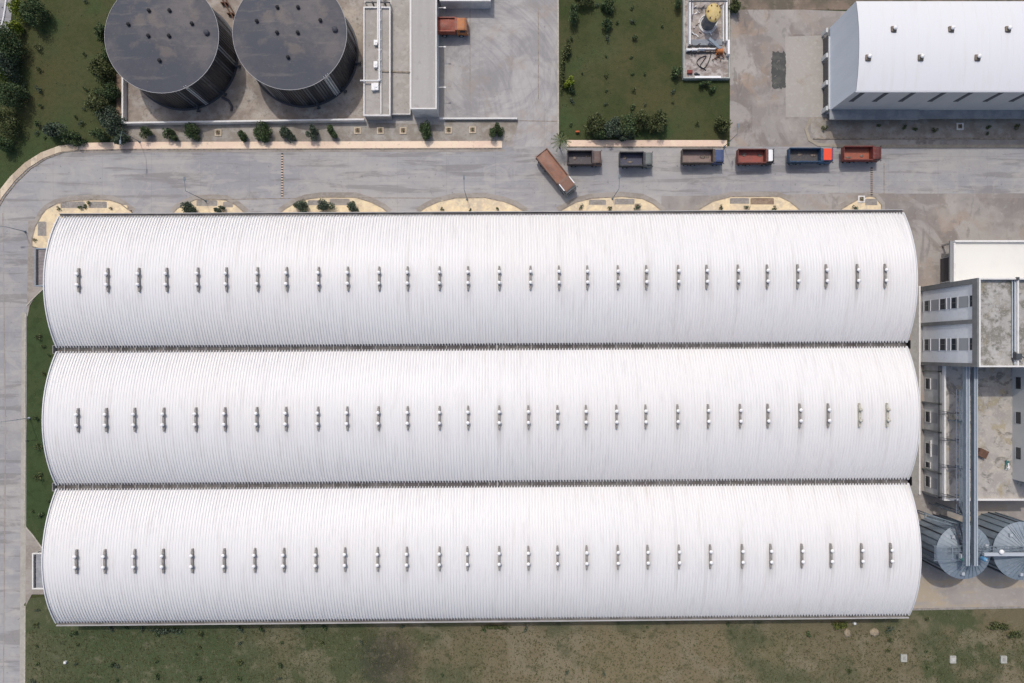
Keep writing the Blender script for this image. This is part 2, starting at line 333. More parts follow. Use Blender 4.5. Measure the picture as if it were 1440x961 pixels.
slab('silo_apron', [(1230, 700), (1750, 700), (1750, 853), (1283, 857), (1230, 857)], .044, M('silo_apron_concrete', (.36, .325, .29), [
    n((.27, .25, .235), .12, .45, .7, .6), n((.46, .36, .22), .12, .56, .68, .5, st=(.5, 2, 1)), n((.42, .39, .36), .9, .55, .75, .5)], bump=(3, .2)))
slab('concrete_pad', [(1104, 52), (1163, 50), (1163, 165), (1105, 165)], .05, M('pad_concrete', (.37, .345, .315), [
    n((.33, .31, .28), .2, .45, .7, .6, st=(1, .4, 1)), n((.3, .24, .19), .35, .6, .8, .5), n((.45, .43, .4), 1.5, .55, .75, .4)]))
slab('dirt_verge', [(1027, -160), (1750, -160), (1750, 14), (1045, 14), (1027, 30)], .02, M('brown_dirt', (.20, .155, .12), [
    n((.11, .10, .075), .2, .45, .66, .8), n((.28, .23, .18), .7, .55, .75, .6), n((.06, .07, .035), .5, .6, .75, .8)], bump=(3, .5)))
# dark wet patch beside the pad
rr = random.Random(3)
slab('wet_patch', [(1086.5+rr.uniform(-.9, .9)-2*math.sin(k/26*3), 72+2*k) for k in range(27)] + [(1088+2.5*k+rr.uniform(-1, 1), 125+rr.uniform(-2, 1.5)) for k in range(6)] + [(1105+rr.uniform(-1.2, .4), 124-2*k) for k in range(25)] + [(1102-2.6*k+rr.uniform(-1, 1), 73+rr.uniform(-2, 2)) for k in range(5)],
     .055, M('wet_mud', (.060, .063, .060), [n((.11, .11, .10), .6, .5, .7, .6), n((.2, .18, .15), 1.5, .64, .75, .6)], rough=.45))
slab('tank_yard', [(173, -160), (512, -160), (512, 170), (173, 174)], .06, DIRTC)
slab('shed_surround', [(509, -160), (626, -160), (626, 176), (509, 172)], .056, ROOFC)
slab('planting_strip', [(172, 174), (620, 171), (727, 171), (727, 184), (716, 200), (172, 204)], .05, SOILC)
slab('planting_strip', [(1140, 165), (1175, 166), (1750, 166), (1750, 197), (1150, 197), (1140, 185)], .05, SOILC)
slab('lawn', [(784, -160), (1027, -160), (1026, 198), (790, 198), (785, 190)], .055, GRASS)
slab('lawn', [(38, 452), (42, 432), (50, 418), (62, 407), (96, 407), (96, 800), (62, 772), (46, 752), (37, 742)], .06, GRASSB)
slab('field', [(34, 850), (40, 842), (100, 835), (1283, 857), (1750, 853), (1750, 1300), (34, 1300)], .06, FIELD)
# lane to the west porches
slab('path', [(40, 310), (80, 310), (80, 406), (64, 406), (50, 417), (42, 430), (39, 445), (38, 445)], .05, GUTTER)
slab('path', [(36.5, 741), (46, 752), (62, 772), (80, 772), (80, 836), (45, 836), (36.5, 852)], .065, GUTTER)
slab('path', [(31, 440), (37, 440), (35.5, 1250), (26, 1250)], .046, M('verge_concrete', (.40, .375, .335), [n((.33, .31, .27), .4, .45, .7, .7), n((.45, .43, .39), 1.5, .5, .7, .5)]))

# pale footpaths with kerbs
def strip(name, line, w, z1, mat, z0=-.1, kind='structure', parent=None):
    pts = [P(x, y) for x, y in line]; Lp = []; Rp = []
    for i, p in enumerate(pts):
        a = pts[max(0, i-1)]; b = pts[min(len(pts)-1, i+1)]; d = (b-a).normalized(); nn = Vector((-d.y, d.x, 0))
        Lp.append(p+nn*w/2); Rp.append(p-nn*w/2)
    mb = MB(); k = len(pts)
    v = [(*q.to_2d(), z1) for q in Lp]+[(*q.to_2d(), z1) for q in Rp]+[(*q.to_2d(), z0) for q in Lp]+[(*q.to_2d(), z0) for q in Rp]
    f = []
    for i in range(k-1):
        f += [(i, k+i, k+i+1, i+1), (2*k+i, i, i+1, 2*k+i+1), (k+i, 3*k+i, 3*k+i+1, k+i+1)]
    f += [(0, 2*k, 3*k, k), (k-1, 2*k-1, 4*k-1, 3*k-1)]
    mb.add(v, f)
    o = mb.build(name, mat, parent)
    if kind: o['kind'] = kind
    return o
curve = [(-30, 330), (-14, 300), (0, 275), (18, 252), (38, 233), (60, 219), (84, 210), (110, 206.5)]
strip('footpath', curve + [(112, 206.4)], 1.15, .15, RIBST)
strip('footpath', [(112, 206.4), (180, 205), (400, 204.5), (706, 203.5)], 1.25, .15, CREAM)
strip('footpath', [(797, 202), (1022, 202)], 1.15, .15, CREAM)
strip('footpath', [(1140, 167), (1133, 182), (1138, 197), (1150, 204), (1190, 206), (1750, 206)], .55, .13, M('worn_path', (.36, .32, .26), [n((.28, .25, .2), .4, .45, .7, .7), n((.42, .38, .3), 1.5, .55, .75, .6)]))
strip('kerb', [(x+5.5, y+4.2) for x, y in curve[:-1]] + [(110, 212), (180, 210.6), (400, 210), (706, 209)], .22, .12, DARKK)
strip('kerb', [(797, 207.2), (1022, 207.2)], .22, .12, DARKK)
strip('gutter', [(104, 213.8), (180, 212.8), (400, 212.3), (710, 211.5)], .5, .045, GUTTER)
strip('kerb', [(1143, 195.4), (1750, 195.4)], .25, .16, DARKK)
strip('kerb', [(784.5, -100), (784.8, 60), (785, 190)], .28, .12, PALEK)
strip('kerb', [(36.3, 440), (35.5, 560), (36, 640), (34.5, 742)], .22, .12, PALEK)
strip('kerb', [(35.5, 852), (34, 1200)], .28, .12, PALEK)
strip('kerb', [(38, 430), (43, 424), (52, 415), (62, 405.5)], .22, .14, PALEK)
strip('kerb', [(36.5, 741), (46, 752), (62, 774)], .22, .14, PALEK)
strip('kerb', [(1283, 857), (1440, 854), (1750, 851)], .35, .12, GREYP)
strip('gutter', [(300, 281), (430, 279)], .12, .045, DARKK)
strip('gutter', [(500, 278.5), (620, 279)], .12, .045, DARKK)
strip('gutter', [(1243, 230), (1243, 274)], .14, .045, DARKK)
strip('gutter', [(1165, 272), (1260, 272)], .12, .045, GUTTER)
strip('road_joint', [(634, 172), (727, 170), (785, 171)], .12, .045, DARKK)
strip('road_joint', [(661, 10), (661, 150)], .1, .045, DARKK)
strip('road_joint', [(757, 10), (757, 140)], .12, .045, DARKK)
strip('road_joint', [(4, 300), (8, 600), (5, 960)], .15, .045, GUTTER)

# ------------------------------------------------------------------ tan kerbed islands along the north eaves
def island(poly, panels, mats):
    strip('dust_rim', [(x, y-1.5) for x, y in poly], 1.5, .042, GUTTER)
    o = slab('pavement', poly, .15, YELL, z0=-.1)
    # dark outline kerb, cream rim
    strip('kerb', poly, .16, .19, DARKK)
    for (x0, y0, x1, y1), m in zip(panels, mats):
        slab('planting_bed', [(x0, y0+1), (x0+2, y0), (x1-2, y0), (x1, y0+1), (x1, y1), (x0, y1)], .165, m, z0=.1)
island([(72, 354), (46, 347), (46, 336), (50, 320), (60, 302), (66, 295), (80, 287), (100, 283), (130, 281.5), (155, 282), (170, 287), (186, 299), (186, 303), (90, 306), (76, 322), (70, 354)],
       [(86, 284, 120, 293), (125, 284, 151, 293), (168, 289, 180, 296), (54, 312, 66, 332)], [GREYP, GREYP, YELL, GREYP])
island([(243, 301), (250, 294), (262, 287), (275, 281.5), (300, 281), (318, 282), (332, 289), (346, 301)], [(277, 282, 306, 290), (314, 284, 328, 292)], [GREYP, GUTTER])
island([(393, 301), (402, 294), (414, 287), (430, 281), (452, 278), (500, 278), (522, 285), (538, 293), (548, 301)], [(433, 282, 452, 289), (464, 280, 492, 289)], [GREYP, GUTTER])
island([(588, 300), (600, 292), (615, 285), (640, 279), (682, 278.5), (708, 284), (724, 290), (740, 300)], [(620, 282, 634, 289)], [YELL])
island([(785, 299), (797, 292), (810, 285), (832, 279.5), (875, 277), (903, 280), (918, 287), (932, 299)], [(828, 281.5, 852, 288.5), (864, 280, 892, 288)], [GREYP, GREYP])
island([(978, 299), (988, 292), (1002, 284), (1028, 277), (1095, 277), (1110, 284), (1128, 299)], [(1026, 279, 1053, 287), (1055, 279, 1088, 288)], [GREYP, BROWNP])
island([(1176, 299), (1192, 289), (1208, 280), (1222, 276.5), (1230, 278), (1239, 289), (1238, 299)], [(1216, 280, 1233, 289)], [GREYP])

# ------------------------------------------------------------------ three-vault warehouse
EZ, RISE = 5.0, 3.6
lines = [((83, 303.5), (1270, 298)), ((80, 491.8), (1275, 484.6)), ((79.5, 685), (1277, 677)), ((79, 877.5), (1278, 866.5))]
wl = [(P(*a, EZ), P(*b, EZ)) for a, b in lines]
wh = empty('warehouse', (0, 0, 0), 0, 'huge white warehouse roofed with three parallel ribbed barrel vaults', 'warehouse')
def lerp(a, b, t): return a+(b-a)*t
def zarc(t, span):
    Rr = ((span/2)**2+RISE**2)/(2*RISE); x = (t-.5)*span
    return math.sqrt(Rr*Rr-x*x)-(Rr-RISE)
vents = [
 ([110,151,195,234,278,318,362,403,448,489,533,573,618,658,702,746,786,826,869,909,954,994,1038,1079,1122,1162,1206,1245]),
 ([109,149,189,230,275,316,361,402,447,488,532,573,618,658,702,743,784,824,867,908,953,996,1041,1080,1125,1165,1209,1248]),
 ([107,147,189,229,270,315,358,399,444,485,531,572,618,657,702,743,784,825,869,911,955,999,1044,1084,1128,1169,1212,1253])]
# one ventilator: curved curb with two spinning-turbine heads
vm = MB(); Rr = (11.8**2+RISE**2)/(2*RISE)
seg = [(-2.05+4.1*i/12) for i in range(13)]
for i in range(12):
    a, b = seg[i], seg[i+1]; za, zb = -a*a/(2*Rr)+.34, -b*b/(2*Rr)+.34
    w = .165 if 1 <= i <= 10 else .12
    vm.add([(-w, a, za), (w, a, za), (w, b, zb), (-w, b, zb), (-w-.03, a, za-.5), (w+.03, a, za-.5), (w+.03, b, zb-.5), (-w-.03, b, zb-.5)],
           [(0, 1, 2, 3), (1, 5, 6, 2), (0, 3, 7, 4), (0, 4, 5, 1), (3, 2, 6, 7)], 0)
for yy in (.98, -.85):
    vm.lathe([(.24, .2), (.24, .5), (.3, .52)], 12, (0, yy), 0, capt=False)
    vm.ball((0, yy, .66), .31, 1, 14, 8, .8)
ventmesh = vm.build('roof_ventilator', [VENTG, VENTW])
first = True
for r in range(3):
    a0, a1 = wl[r]; b0, b1 = wl[r+1]
    g = .30 if r else .12
    g2 = .30 if r < 2 else .12
    span = (a0-b0).length
    nr = 297; rows = 26
    mb = MB(); cols = []
    for i in range(nr):
        for fr, dz in ((0, 0), (.40, 0), (.70, .038), (.88, .038)): cols.append(((i+fr)/nr, dz))
    cols.append((1.0, 0))
    vs = []
    nc = len(cols)
    for j in range(rows+1):
        t = j/rows
        for s, dz in cols:
            A = lerp(a0, a1, s); B = lerp(b0, b1, s); d = (B-A).normalized()
            gg = .34 if dz == 0 else 0      # pans are cut a little shorter than the crests
            A2 = A+d*(g+gg); B2 = B-d*(g2+gg); sp = (B2-A2).length
            p = lerp(A2, B2, t)
            sl_ = (t-.5)*sp/Rr
            p = Vector((p.x, p.y, EZ+zarc(t, sp)+dz*math.sqrt(1-sl_*sl_)))
            p += d*dz*sl_
            vs.append(p)
    fs = []
    for j in range(rows):
        for i in range(nc-1): fs.append((j*nc+i, (j+1)*nc+i, (j+1)*nc+i+1, j*nc+i+1))
    mb.add(vs, fs)
    roof = mb.build('barrel_roof', WROOF, wh)
    # weathering that runs down from each ventilator, rib by rib
    at = roof.data.attributes.new('grime', 'FLOAT', 'POINT'); gr = [0.0]*len(vs); rg = random.Random(77+r)
    pan = [rg.random() for _ in range(nr+1)]; pl = [rg.uniform(.5, 1.3) for _ in range(nr+1)]
    vxs = [(px-CX)*(H-EZ-RISE)/F for px in vents[r]]; st = [rg.uniform(.5, 1.2) for _ in vxs]
    for j in range(rows+1):
        yy = (j/rows-.53)*23.6
        for i in range(nc):
            p = vs[j*nc+i]; k = min(nr, i//4); e = (p.x/75+1)/2     # more grime towards the east end
            g_ = .02*pan[k]*(1.3 if i % 4 in (0, 1) else .3)
            for q, X in enumerate(vxs):
                d = abs(p.x-X)
                if d < 2.6:
                    g_ += (.30+.28*e)*st[q]*math.exp(-(d/.75)**2)*math.exp(-(abs(yy)/(3.6*pl[k]))**2)*(.35+pan[k])
            g_ += .07*e*pan[k]*math.exp(-(abs(yy+.3)/(3.4*pl[k]))**2)*(1 if i % 4 in (0, 1) else .2)
            gr[j*nc+i] = min(.8, g_)
    at.data.foreach_set('value', gr)
    roof['label'] = ['northern vault beside the road, with its row of twin ventilators', 'middle vault between the two valley gutters', 'southern vault beside the dry field'][r]
    # verge flashings at both ends of the vault
    for e, (A, B) in enumerate(((a0, b0), (a1, b1))):
        sx = -1 if e == 0 else 1
        vb = MB(); d = (B-A).normalized(); A2 = A+d*g; B2 = B-d*g2; sp = (B2-A2).length
        vv = []
        for j in range(rows+1):
            t = j/rows; p = lerp(A2, B2, t); z = EZ+zarc(t, sp)
            for dx, dz in ((-sx*.12, .17), (sx*.06, .17), (sx*.06, -.22), (-sx*.02, -.22)): vv.append((p.x+dx, p.y, z+dz))
        ff = []
        for j in range(rows):
            for q in range(3): ff.append((4*j+q, 4*j+q+1, 4*j+q+5, 4*j+q+4))
        vb.add(vv, ff)
        vb.build('verge_flashing', WALLW, roof)
        # end wall
        ew = MB(); X = A.x-sx*.7
        base = [(X, A2.y, 0), (X, B2.y, 0)]
        pts = [(A.x-sx*.7+(B.x-A.x)*j/rows, lerp(A2, B2, j/rows).y, EZ+zarc(j/rows, sp)-.12) for j in range(rows+1)]
        poly = [(pts[0][0], pts[0][1], 0)]+pts+[(pts[-1][0], pts[-1][1], 0)]
        ew.add(poly, [tuple(range(len(poly)))]); ew.add([(x-sx*.2, y, z) for x, y, z in poly], [tuple(range(len(poly)))])
        ew.build('end_wall', WALLW, wh)
    # ventilators
    ang = math.atan2(a1.y-a0.y, a1.x-a0.x)
    for px in vents[r]:
        zr = EZ+RISE
        X = (px-CX)*(H-zr-.3)/F
        s = (X-a0.x)/(a1.x-a0.x)
        Y = (lerp(a0, a1, s).y+lerp(b0, b1, s).y)/2
        if first: v = ventmesh; first = False
        else:
            v = ventmesh.copy(); SC.collection.objects.link(v)
        if r == 1 and px > 1200:
            v.data = v.data.copy(); v.data.materials[0] = VENTP; v.data.materials[1] = VENTP; v['label'] = 'ventilator bleached pale and yellowish'
        v.parent = roof; v.location = (X, Y, zr+.10); v.rotation_euler = (0, 0, ang)
# long side walls and gutters
for r, (A, B) in enumerate(wl):
    if r in (0, 3):
        sg = -1 if r == 0 else 1
        mb = MB(); y = sg*.35
        mb.bar((A.x+.8, A.y+y, 2.35), (B.x-.8, B.y+y, 2.35), .25, 4.7); mb.build('side_wall', WALLW, wh)
        mb = MB(); oy = -sg*.10
        # open box gutter: floor and two upstands
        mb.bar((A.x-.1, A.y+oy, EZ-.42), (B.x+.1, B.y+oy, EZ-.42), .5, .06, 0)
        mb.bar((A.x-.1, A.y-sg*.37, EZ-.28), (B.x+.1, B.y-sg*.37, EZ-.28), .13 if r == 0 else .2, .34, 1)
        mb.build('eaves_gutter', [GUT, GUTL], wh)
    else:
        mb = MB()
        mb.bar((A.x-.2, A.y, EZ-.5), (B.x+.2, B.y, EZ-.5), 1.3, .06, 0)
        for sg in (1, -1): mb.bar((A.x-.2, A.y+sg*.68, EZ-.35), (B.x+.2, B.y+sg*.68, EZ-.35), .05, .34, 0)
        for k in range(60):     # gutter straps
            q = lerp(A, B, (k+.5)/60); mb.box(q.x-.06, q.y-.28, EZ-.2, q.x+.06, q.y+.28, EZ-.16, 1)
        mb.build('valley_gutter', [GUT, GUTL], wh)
        for X, Y, mm in ((A.x-.3, A.y, 0), (B.x+.35, B.y, 1), (lerp(A, B, .518).x, lerp(A, B, .518).y, 2)):
            mb = MB()
            if mm < 2:
                mb.box(X-.35, Y-.75, EZ-1.1, X+.25, Y-.65, EZ+.1); mb.box(X-.35, Y+.65, EZ-1.1, X+.25, Y+.75, EZ+.1)
                mb.box(X-.42, Y-.75, EZ-1.1, X-.32, Y+.75, EZ+.1) if mm == 0 else mb.box(X+.2, Y-.75, EZ-1.1, X+.3, Y+.75, EZ+.1)
                mb.box(X-.33, Y-.66, EZ-1.1, X+.22, Y+.66, EZ-1.0)
                mb.build('gutter_hopper', [CONC if mm == 0 else BLACK], wh)
            else:
                mb.box(X-.14, Y-.28, EZ-.3, X+.14, Y+.28, EZ+.05); mb.build('gutter_expansion_cap', GUTL, wh)
# west porches
def porch(x0, y0, x1, y1, zt, frame, inner, floor):
    a = P(x0, y0, zt); b = P(x1, y1, zt); mb = MB()
    x0, x1 = a.x, b.x; y1_, y0_ = a.y, b.y
    t = .22
    mb.box(x0, y0_, zt-.35, x0+t, y1_, zt, 0); mb.box(x0+t, y0_, zt-.35, x1, y0_+t, zt, 0); mb.box(x0+t, y1_-t, zt-.35, x1, y1_, zt, 0)
    mb.box(x0+t, y0_+t, zt-.28, x1, y1_-t, zt-.2, 1)
    for k in range(1, 12):
        yy = y0_+(y1_-y0_)*k/12; mb.box(x0+t, yy-.04, zt-.2, x1, yy+.04, zt-.14, 1)
    mb.box(x0+.35, y0_+t, zt-.2, x0+.55, y1_-t, zt-.1, 2)
    for yy in (y0_+.2, (y0_+y1_)/2, y1_-.2): mb.box(x0+.05, yy-.1, 0, x0+.25, yy+.1, zt-.35, 0)
    return mb.build('porch', [frame, inner, floor], wh)
porch(48.5, 349, 78, 403, 2.6, GALV, M('porch_roof_brown', (.30, .27, .27), [n((.22, .2, .2), 1, .45, .65, .7)]), BLACK)
porch(45, 778, 76, 829, 2.9, PARW, M('porch_roof_grey', (.33, .34, .36), [n((.25, .26, .28), 1, .45, .65, .7)]), BLACK)

# ------------------------------------------------------------------ dark storage tanks
hatchpos = [(-16, -34), (13, -34), (-45, -15), (44, -16), (-16, 2), (13, 2), (-1, 36), (64, -4)]
def tank(px, py, label, lad, seed):
    rn = random.Random(seed); zt = 8.0; c = P(px, py, zt); r = 79.3*(H-zt)/F
    t = empty('storage_tank', (c.x, c.y, 0), 0, label, 'tank', 'dark round storage tanks')
    mb = MB(); nn = 120; prev = None
    ang = [2*math.pi*i/nn for i in range(nn)]
    cur = 0
    for i in range(nn):
        if i % 2 == 0: cur = rn.choices([0, 1, 2], [.55, .36, .09])[0]
        ra, rb = r, r-.12
        a0, a1, a2 = ang[i], ang[i]+2*math.pi/nn*.62, ang[i]+2*math.pi/nn
        for (p0, q0, p1, q1, mi) in ((a0, ra, a1, ra, cur), (a1, ra, a1+.004, rb, 0), (a1+.004, rb, a2-.004, rb, 0), (a2-.004, rb, a2, ra, 0)):
            mb.add([(q0*math.cos(p0), q0*math.sin(p0), 0), (q1*math.cos(p1), q1*math.sin(p1), 0), (q1*math.cos(p1), q1*math.sin(p1), zt-.15), (q0*math.cos(p0), q0*math.sin(p0), zt-.15)], [(0, 1, 2, 3)], mi)
    mb.build('tank_wall', TW, t)
    mb = MB(); mb.lathe([(r+.35, 0), (r+.35, .25), (r+.02, .25)], 96, (0, 0), 0, False, capt=False); mb.build('base_ring', STEELD, t)
    mb = MB(); mb.lathe([(r+.02, zt-.25), (r+.12, zt-.2), (r+.12, zt), (r*.66, zt+.22), (r*.33, zt+.42), (.001, zt+.6)], 96, (0, 0), 0, False, capt=False)
    # radial seams
    for i in range(24):
        a = 2*math.pi*i/24; mb.bar((.8*math.cos(a), .8*math.sin(a), zt+.55), (r*math.cos(a), r*math.sin(a), zt+.01), .07, .03, 0)
    rf = mb.build('tank_roof', TANKR, t)
    mb = MB(); mb.lathe([(r+.10, zt-.02), (r+.15, zt-.02), (r+.15, zt+.05), (r+.08, zt+.05)], 96, (0, 0), 0, False, capt=False); mb.build('rim', TW[2], rf)
    for dx, dy in hatchpos:
        x, y = dx*(H-zt)/F, -dy*(H-zt)/F; rr_ = math.hypot(x, y); z = zt+.6*(1-rr_/r)
        hb = MB(); s = .24 if (dx, dy) != (64, -4) else .4
        hb.lathe([(s, 0), (s, .28), (s+.08, .3), (s+.08, .36), (.001, .48)], 12, (0, 0), 0, capt=False)
        hb.build('roof_vent', BLACK if s < .3 else TANKR, rf, loc=(x, y, z))
    for a in lad:
        lb = MB(); ca, sa = math.cos(a), math.sin(a)
        for o in (-.2, .2):
            lb.bar(((r+.25)*ca-o*sa, (r+.25)*sa+o*ca, .2), ((r+.25)*ca-o*sa, (r+.25)*sa+o*ca, zt+.9), .06, .06)
        for k in range(26):
            z = .4+k*.3; lb.bar(((r+.25)*ca-.2*sa, (r+.25)*sa+.2*ca, z), ((r+.25)*ca+.2*sa, (r+.25)*sa-.2*ca, z), .03, .03)
        lb.build('ladder', PARW, t)
    # loose wall braces, near base
    for a in (-.2, -.75, -1.3):
        pb = MB(); pb.tube(((r-.05)*math.cos(a), (r-.05)*math.sin(a), .5), ((r+.9)*math.cos(a), (r+.9)*math.sin(a), .5), .22, 10)
        pb.tube(((r+.9)*math.cos(a), (r+.9)*math.sin(a), .5), ((r+1.0)*math.cos(a), (r+1.0)*math.sin(a), .5), .35, 10); pb.build('nozzle', STEELD, t)
    return t
tank(227.5, 51, 'left dark round storage tank beside the west lawn', [math.atan2(-70, 34)], 5)
tank(407.5, 46.5, 'right dark round storage tank beside the narrow flat roofs', [math.atan2(-60, 48), math.atan2(-58, 51)], 8)
# pipes between / behind tanks
mb = MB()
for dx in (0, 5): mb.tube(P(301+dx, -20, 1), P(338+dx, 42, 1), .12, 8)
for k in range(4): q = P(306+k*9, -10+k*15, .5); mb.box(q.x-.5, q.y-.08, 0, q.x+.7, q.y+.08, .95)
tag(mb.build('pipe_run', RUST), 'pair of rusty pipes slanting between the two dark tanks', 'pipes')
mb = MB()
pts = [P(312, 137, .3), P(322, 142, .3), P(326, 150, .3), P(325, 156, .3)]
for a, b in zip(pts, pts[1:]): mb.tube(a, b, .22, 8)
tag(mb.build('drain_pipe', STEELD), 'short dark crooked drain pipe at the foot of the left tank', 'pipe')

def wall(name, line, w, h, mat, label, cat='wall', z=None, cap=None):
    pts = [P(x, y, h) for x, y in line]; o = pts[0]; mb = MB()
    for i, (a, b) in enumerate(zip(pts, pts[1:])):
        d = (b-a).normalized(); a2 = a-d*w*.5 if i else a; 
        mb.bar((a2.x, a2.y, h/2), (b.x, b.y, h/2), w if i == 0 else w*.98, h if i == 0 else h-.004)
    ob = mb.build(name, mat)
    return tag(ob, label, cat)
wall('boundary_wall', [(172, 104), (172, 172.8), (512, 167.8)], .3, 1.3, PARW, 'low white wall closing the tank yard on its west and south sides')
wall('retaining_wall', [(618, 166.5), (727.5, 166.5)], .25, .8, PARW, 'low white wall at the south edge of the grey yard')
slab('soil_strip', [(164, 104), (171, 104), (171, 200), (164, 200)], .05, BROWNP)

# ------------------------------------------------------------------ flat-roofed sheds right of the tanks
def roofbox(mb, x0, y0, x1, y1, z, wallm=0, roofm=1, parm=2, ph=.35, pw=.22, zb=0):
    """x0<x1,y0<y1 world; flat roof with parapet"""
    mb.box(x0, y0, zb, x1, y1, z-ph, wallm)
    mb.add([(x0+pw, y0+pw, z-ph+.01), (x1-pw, y0+pw, z-ph+.01), (x1-pw, y1-pw, z-ph+.01), (x0+pw, y1-pw, z-ph+.01)], [(0, 1, 2, 3)], roofm)
    for a in ((x0, y0, x1, y0+pw), (x0, y1-pw, x1, y1), (x0, y0+pw, x0+pw, y1-pw), (x1-pw, y0+pw, x1, y1-pw)):
        mb.box(a[0], a[1], z-ph+.003, a[2], a[3], z, parm, bottom=False)
def building(name, pxr, z, wm, rm, label, cat='building', ph=.35, pw=.22):
    a = P(pxr[0], pxr[1], z); b = P(pxr[2], pxr[3], z); cx, cy = (a.x+b.x)/2, (a.y+b.y)/2
    e = empty(name, (cx, cy, 0), 0, label, cat)
    mb = MB(); x0, x1, y0, y1 = a.x-cx, b.x-cx, b.y-cy, a.y-cy
    mb.box(x0+.06, y0+.06, 0, x1-.06, y1-.06, z-ph-.05); mb.build('wall', wm, e)
    mb = MB(); mb.box(x0, y0, z-ph-.2, x1, y1, z-ph, 0)
    mb.add([(x0+pw, y0+pw, z-ph+.01), (x1-pw, y0+pw, z-ph+.01), (x1-pw, y1-pw, z-ph+.01), (x0+pw, y1-pw, z-ph+.01)], [(0, 1, 2, 3)], 0)
    rf = mb.build('roof', rm, e)
    mb = MB()
    for q in ((x0-.01, y0-.01, x1+.01, y0+pw), (x0-.01, y1-pw, x1+.01, y1+.01), (x0-.01, y0+pw, x0+pw, y1-pw), (x1-pw, y0+pw, x1+.01, y1-pw)):
        mb.box(q[0], q[1], z-ph-.15, q[2], q[3], z)
    mb.build('parapet', PARW, rf)
    return e, rf, (x0, y0, x1, y1, cx, cy)
e, rf, B = building('flat_roofed_shed', (511, 9.5, 549, 163), 2.6, CONC, ROOFC, 'long narrow flat-roofed shed carrying a white pipe, next to the right tank', 'shed')
mb = MB(); z = 2.6
q = P(535, 10, z); w = P(545, 160, z)
mb.box(q.x-B[4], w.y-B[5], z-.33, q.x-B[4]+.18, q.y-B[5], z+.02); mb.build('roof_upstand', PARW, rf)
mb = MB(); q = P(536.5, 100, z); mb.box(q.x-B[4], q.y-B[5]-.1, z-.33, B[2]-.1, q.y-B[5]+.1, z-.15); mb.build('expansion_joint', DARKK, rf)
mb = MB(); mb.tube(P(533.5, -60, 3.0), P(533.5, 114, 3.0), .17, 8); mb.tube(P(531, -60, 3.0), P(531, 60, 3.0), .10, 8); mb.tube(P(506.5, 113.6, 3.0), P(534.5, 113.6, 3.0), .14, 8)
for y in range(0, 115, 14): q = P(533.5, y, 2.9); mb.box(q.x-.3, q.y-.08, 2.3, q.x+.3, q.y+.08, 2.86)
mb.box(P(527, 0).x, P(0, 127, 2.9).y, 2.3, P(531.5, 0).x, P(0, 117.5, 2.9).y, 3.0)
tag(mb.build('white_pipeline', WHITE), 'long white pipe with a side branch lying on the shed roof', 'pipe')
for (x, y, hw, hh, lb) in ((528, 59.5, 2.2, 3.2, 'white box by the roof pipe, uppermost of three'), (528, 90.5, 2.4, 4, 'white box by the roof pipe, middle of three'), (528.7, 121.5, 3, 4.6, 'white box at the lower end of the roof pipe')):
    c = P(x, y, 2.9); s = (H-2.9)/F; mb = MB(); X, Y = hw*s, hh*s
    mb.box(-X, -Y, 0, X, Y, .55); mb.box(-X-.04, -Y-.04, .55, X+.04, Y+.04, .62); mb.tube((0, 0, .6), (0, 0, .72), X*.6, 12)
    tag(mb.build('equipment_box', WHITE, loc=(c.x, c.y, 2.27)), lb+', on the narrow shed', 'box', 'white boxes on the shed roof')
building('low_annex', (549.3, -40, 577, 161), 1.4, CONC, ROOFC, 'low flat stained annex between the narrow shed and the higher grey roof', 'building', ph=.1, pw=.12)
mb = MB(); a = P(549.5, 101, 1.4); b = P(577, 102, 1.4); mb.bar((a.x, a.y, 1.42), (b.x, b.y, 1.42), .25, .1)
tag(mb.build('roof_pipe', DARKK), 'thin dark pipe crossing the low stained annex roof', 'pipe')
e, rf, B = building('long_grey_roof_building', (577, -60, 614, 153.5), 4.6, FACL, ROOFS, 'higher long building with smooth grey roof at the edge of the yard', 'building', ph=.18, pw=.2)
for y in (10, 65, 122):
    c = P(614, y, 3.5); mb = MB(); mb.bar((B[2]-.05, c.y-B[5], 3.2), (B[2]+1.2, c.y-B[5], 3.2), .08, .08); mb.box(B[2]+1.1, c.y-B[5]-.12, 3.1, B[2]+1.5, c.y-B[5]+.12, 3.25)
    mb.build('wall_lamp', PARW, e)
# plant shed at the top with posts
mb = MB(); a = P(512, 8, 2.6)
e = empty('pipe_rack', (a.x, a.y, 0), 0, 'small steel post rack above the narrow shed at the top edge', 'rack')
for x in (514, 524, 541, 548):
    c = P(x, 4, 2.4); b = MB(); b.box(-.12, -.12, 0, .12, .12, 2.7); b.build('post', PARW if x in (514, 548) else STEELD, e, loc=(c.x-a.x, c.y-a.y, 0))
b = MB(); c = P(514, 4, 2.7); d = P(549, 4, 2.7); b.bar((c.x-a.x, c.y-a.y+.0, 2.8), (d.x-a.x, d.y-a.y, 2.8), .15, .2); b.build('beam', STEELD, e)
# roof edge at the top of the yard
building('top_edge_shed', (618, -40, 690, 1.5), 3.0, FACL, ROOFC, 'pale shed whose edge just shows at the top of the yard', 'shed')

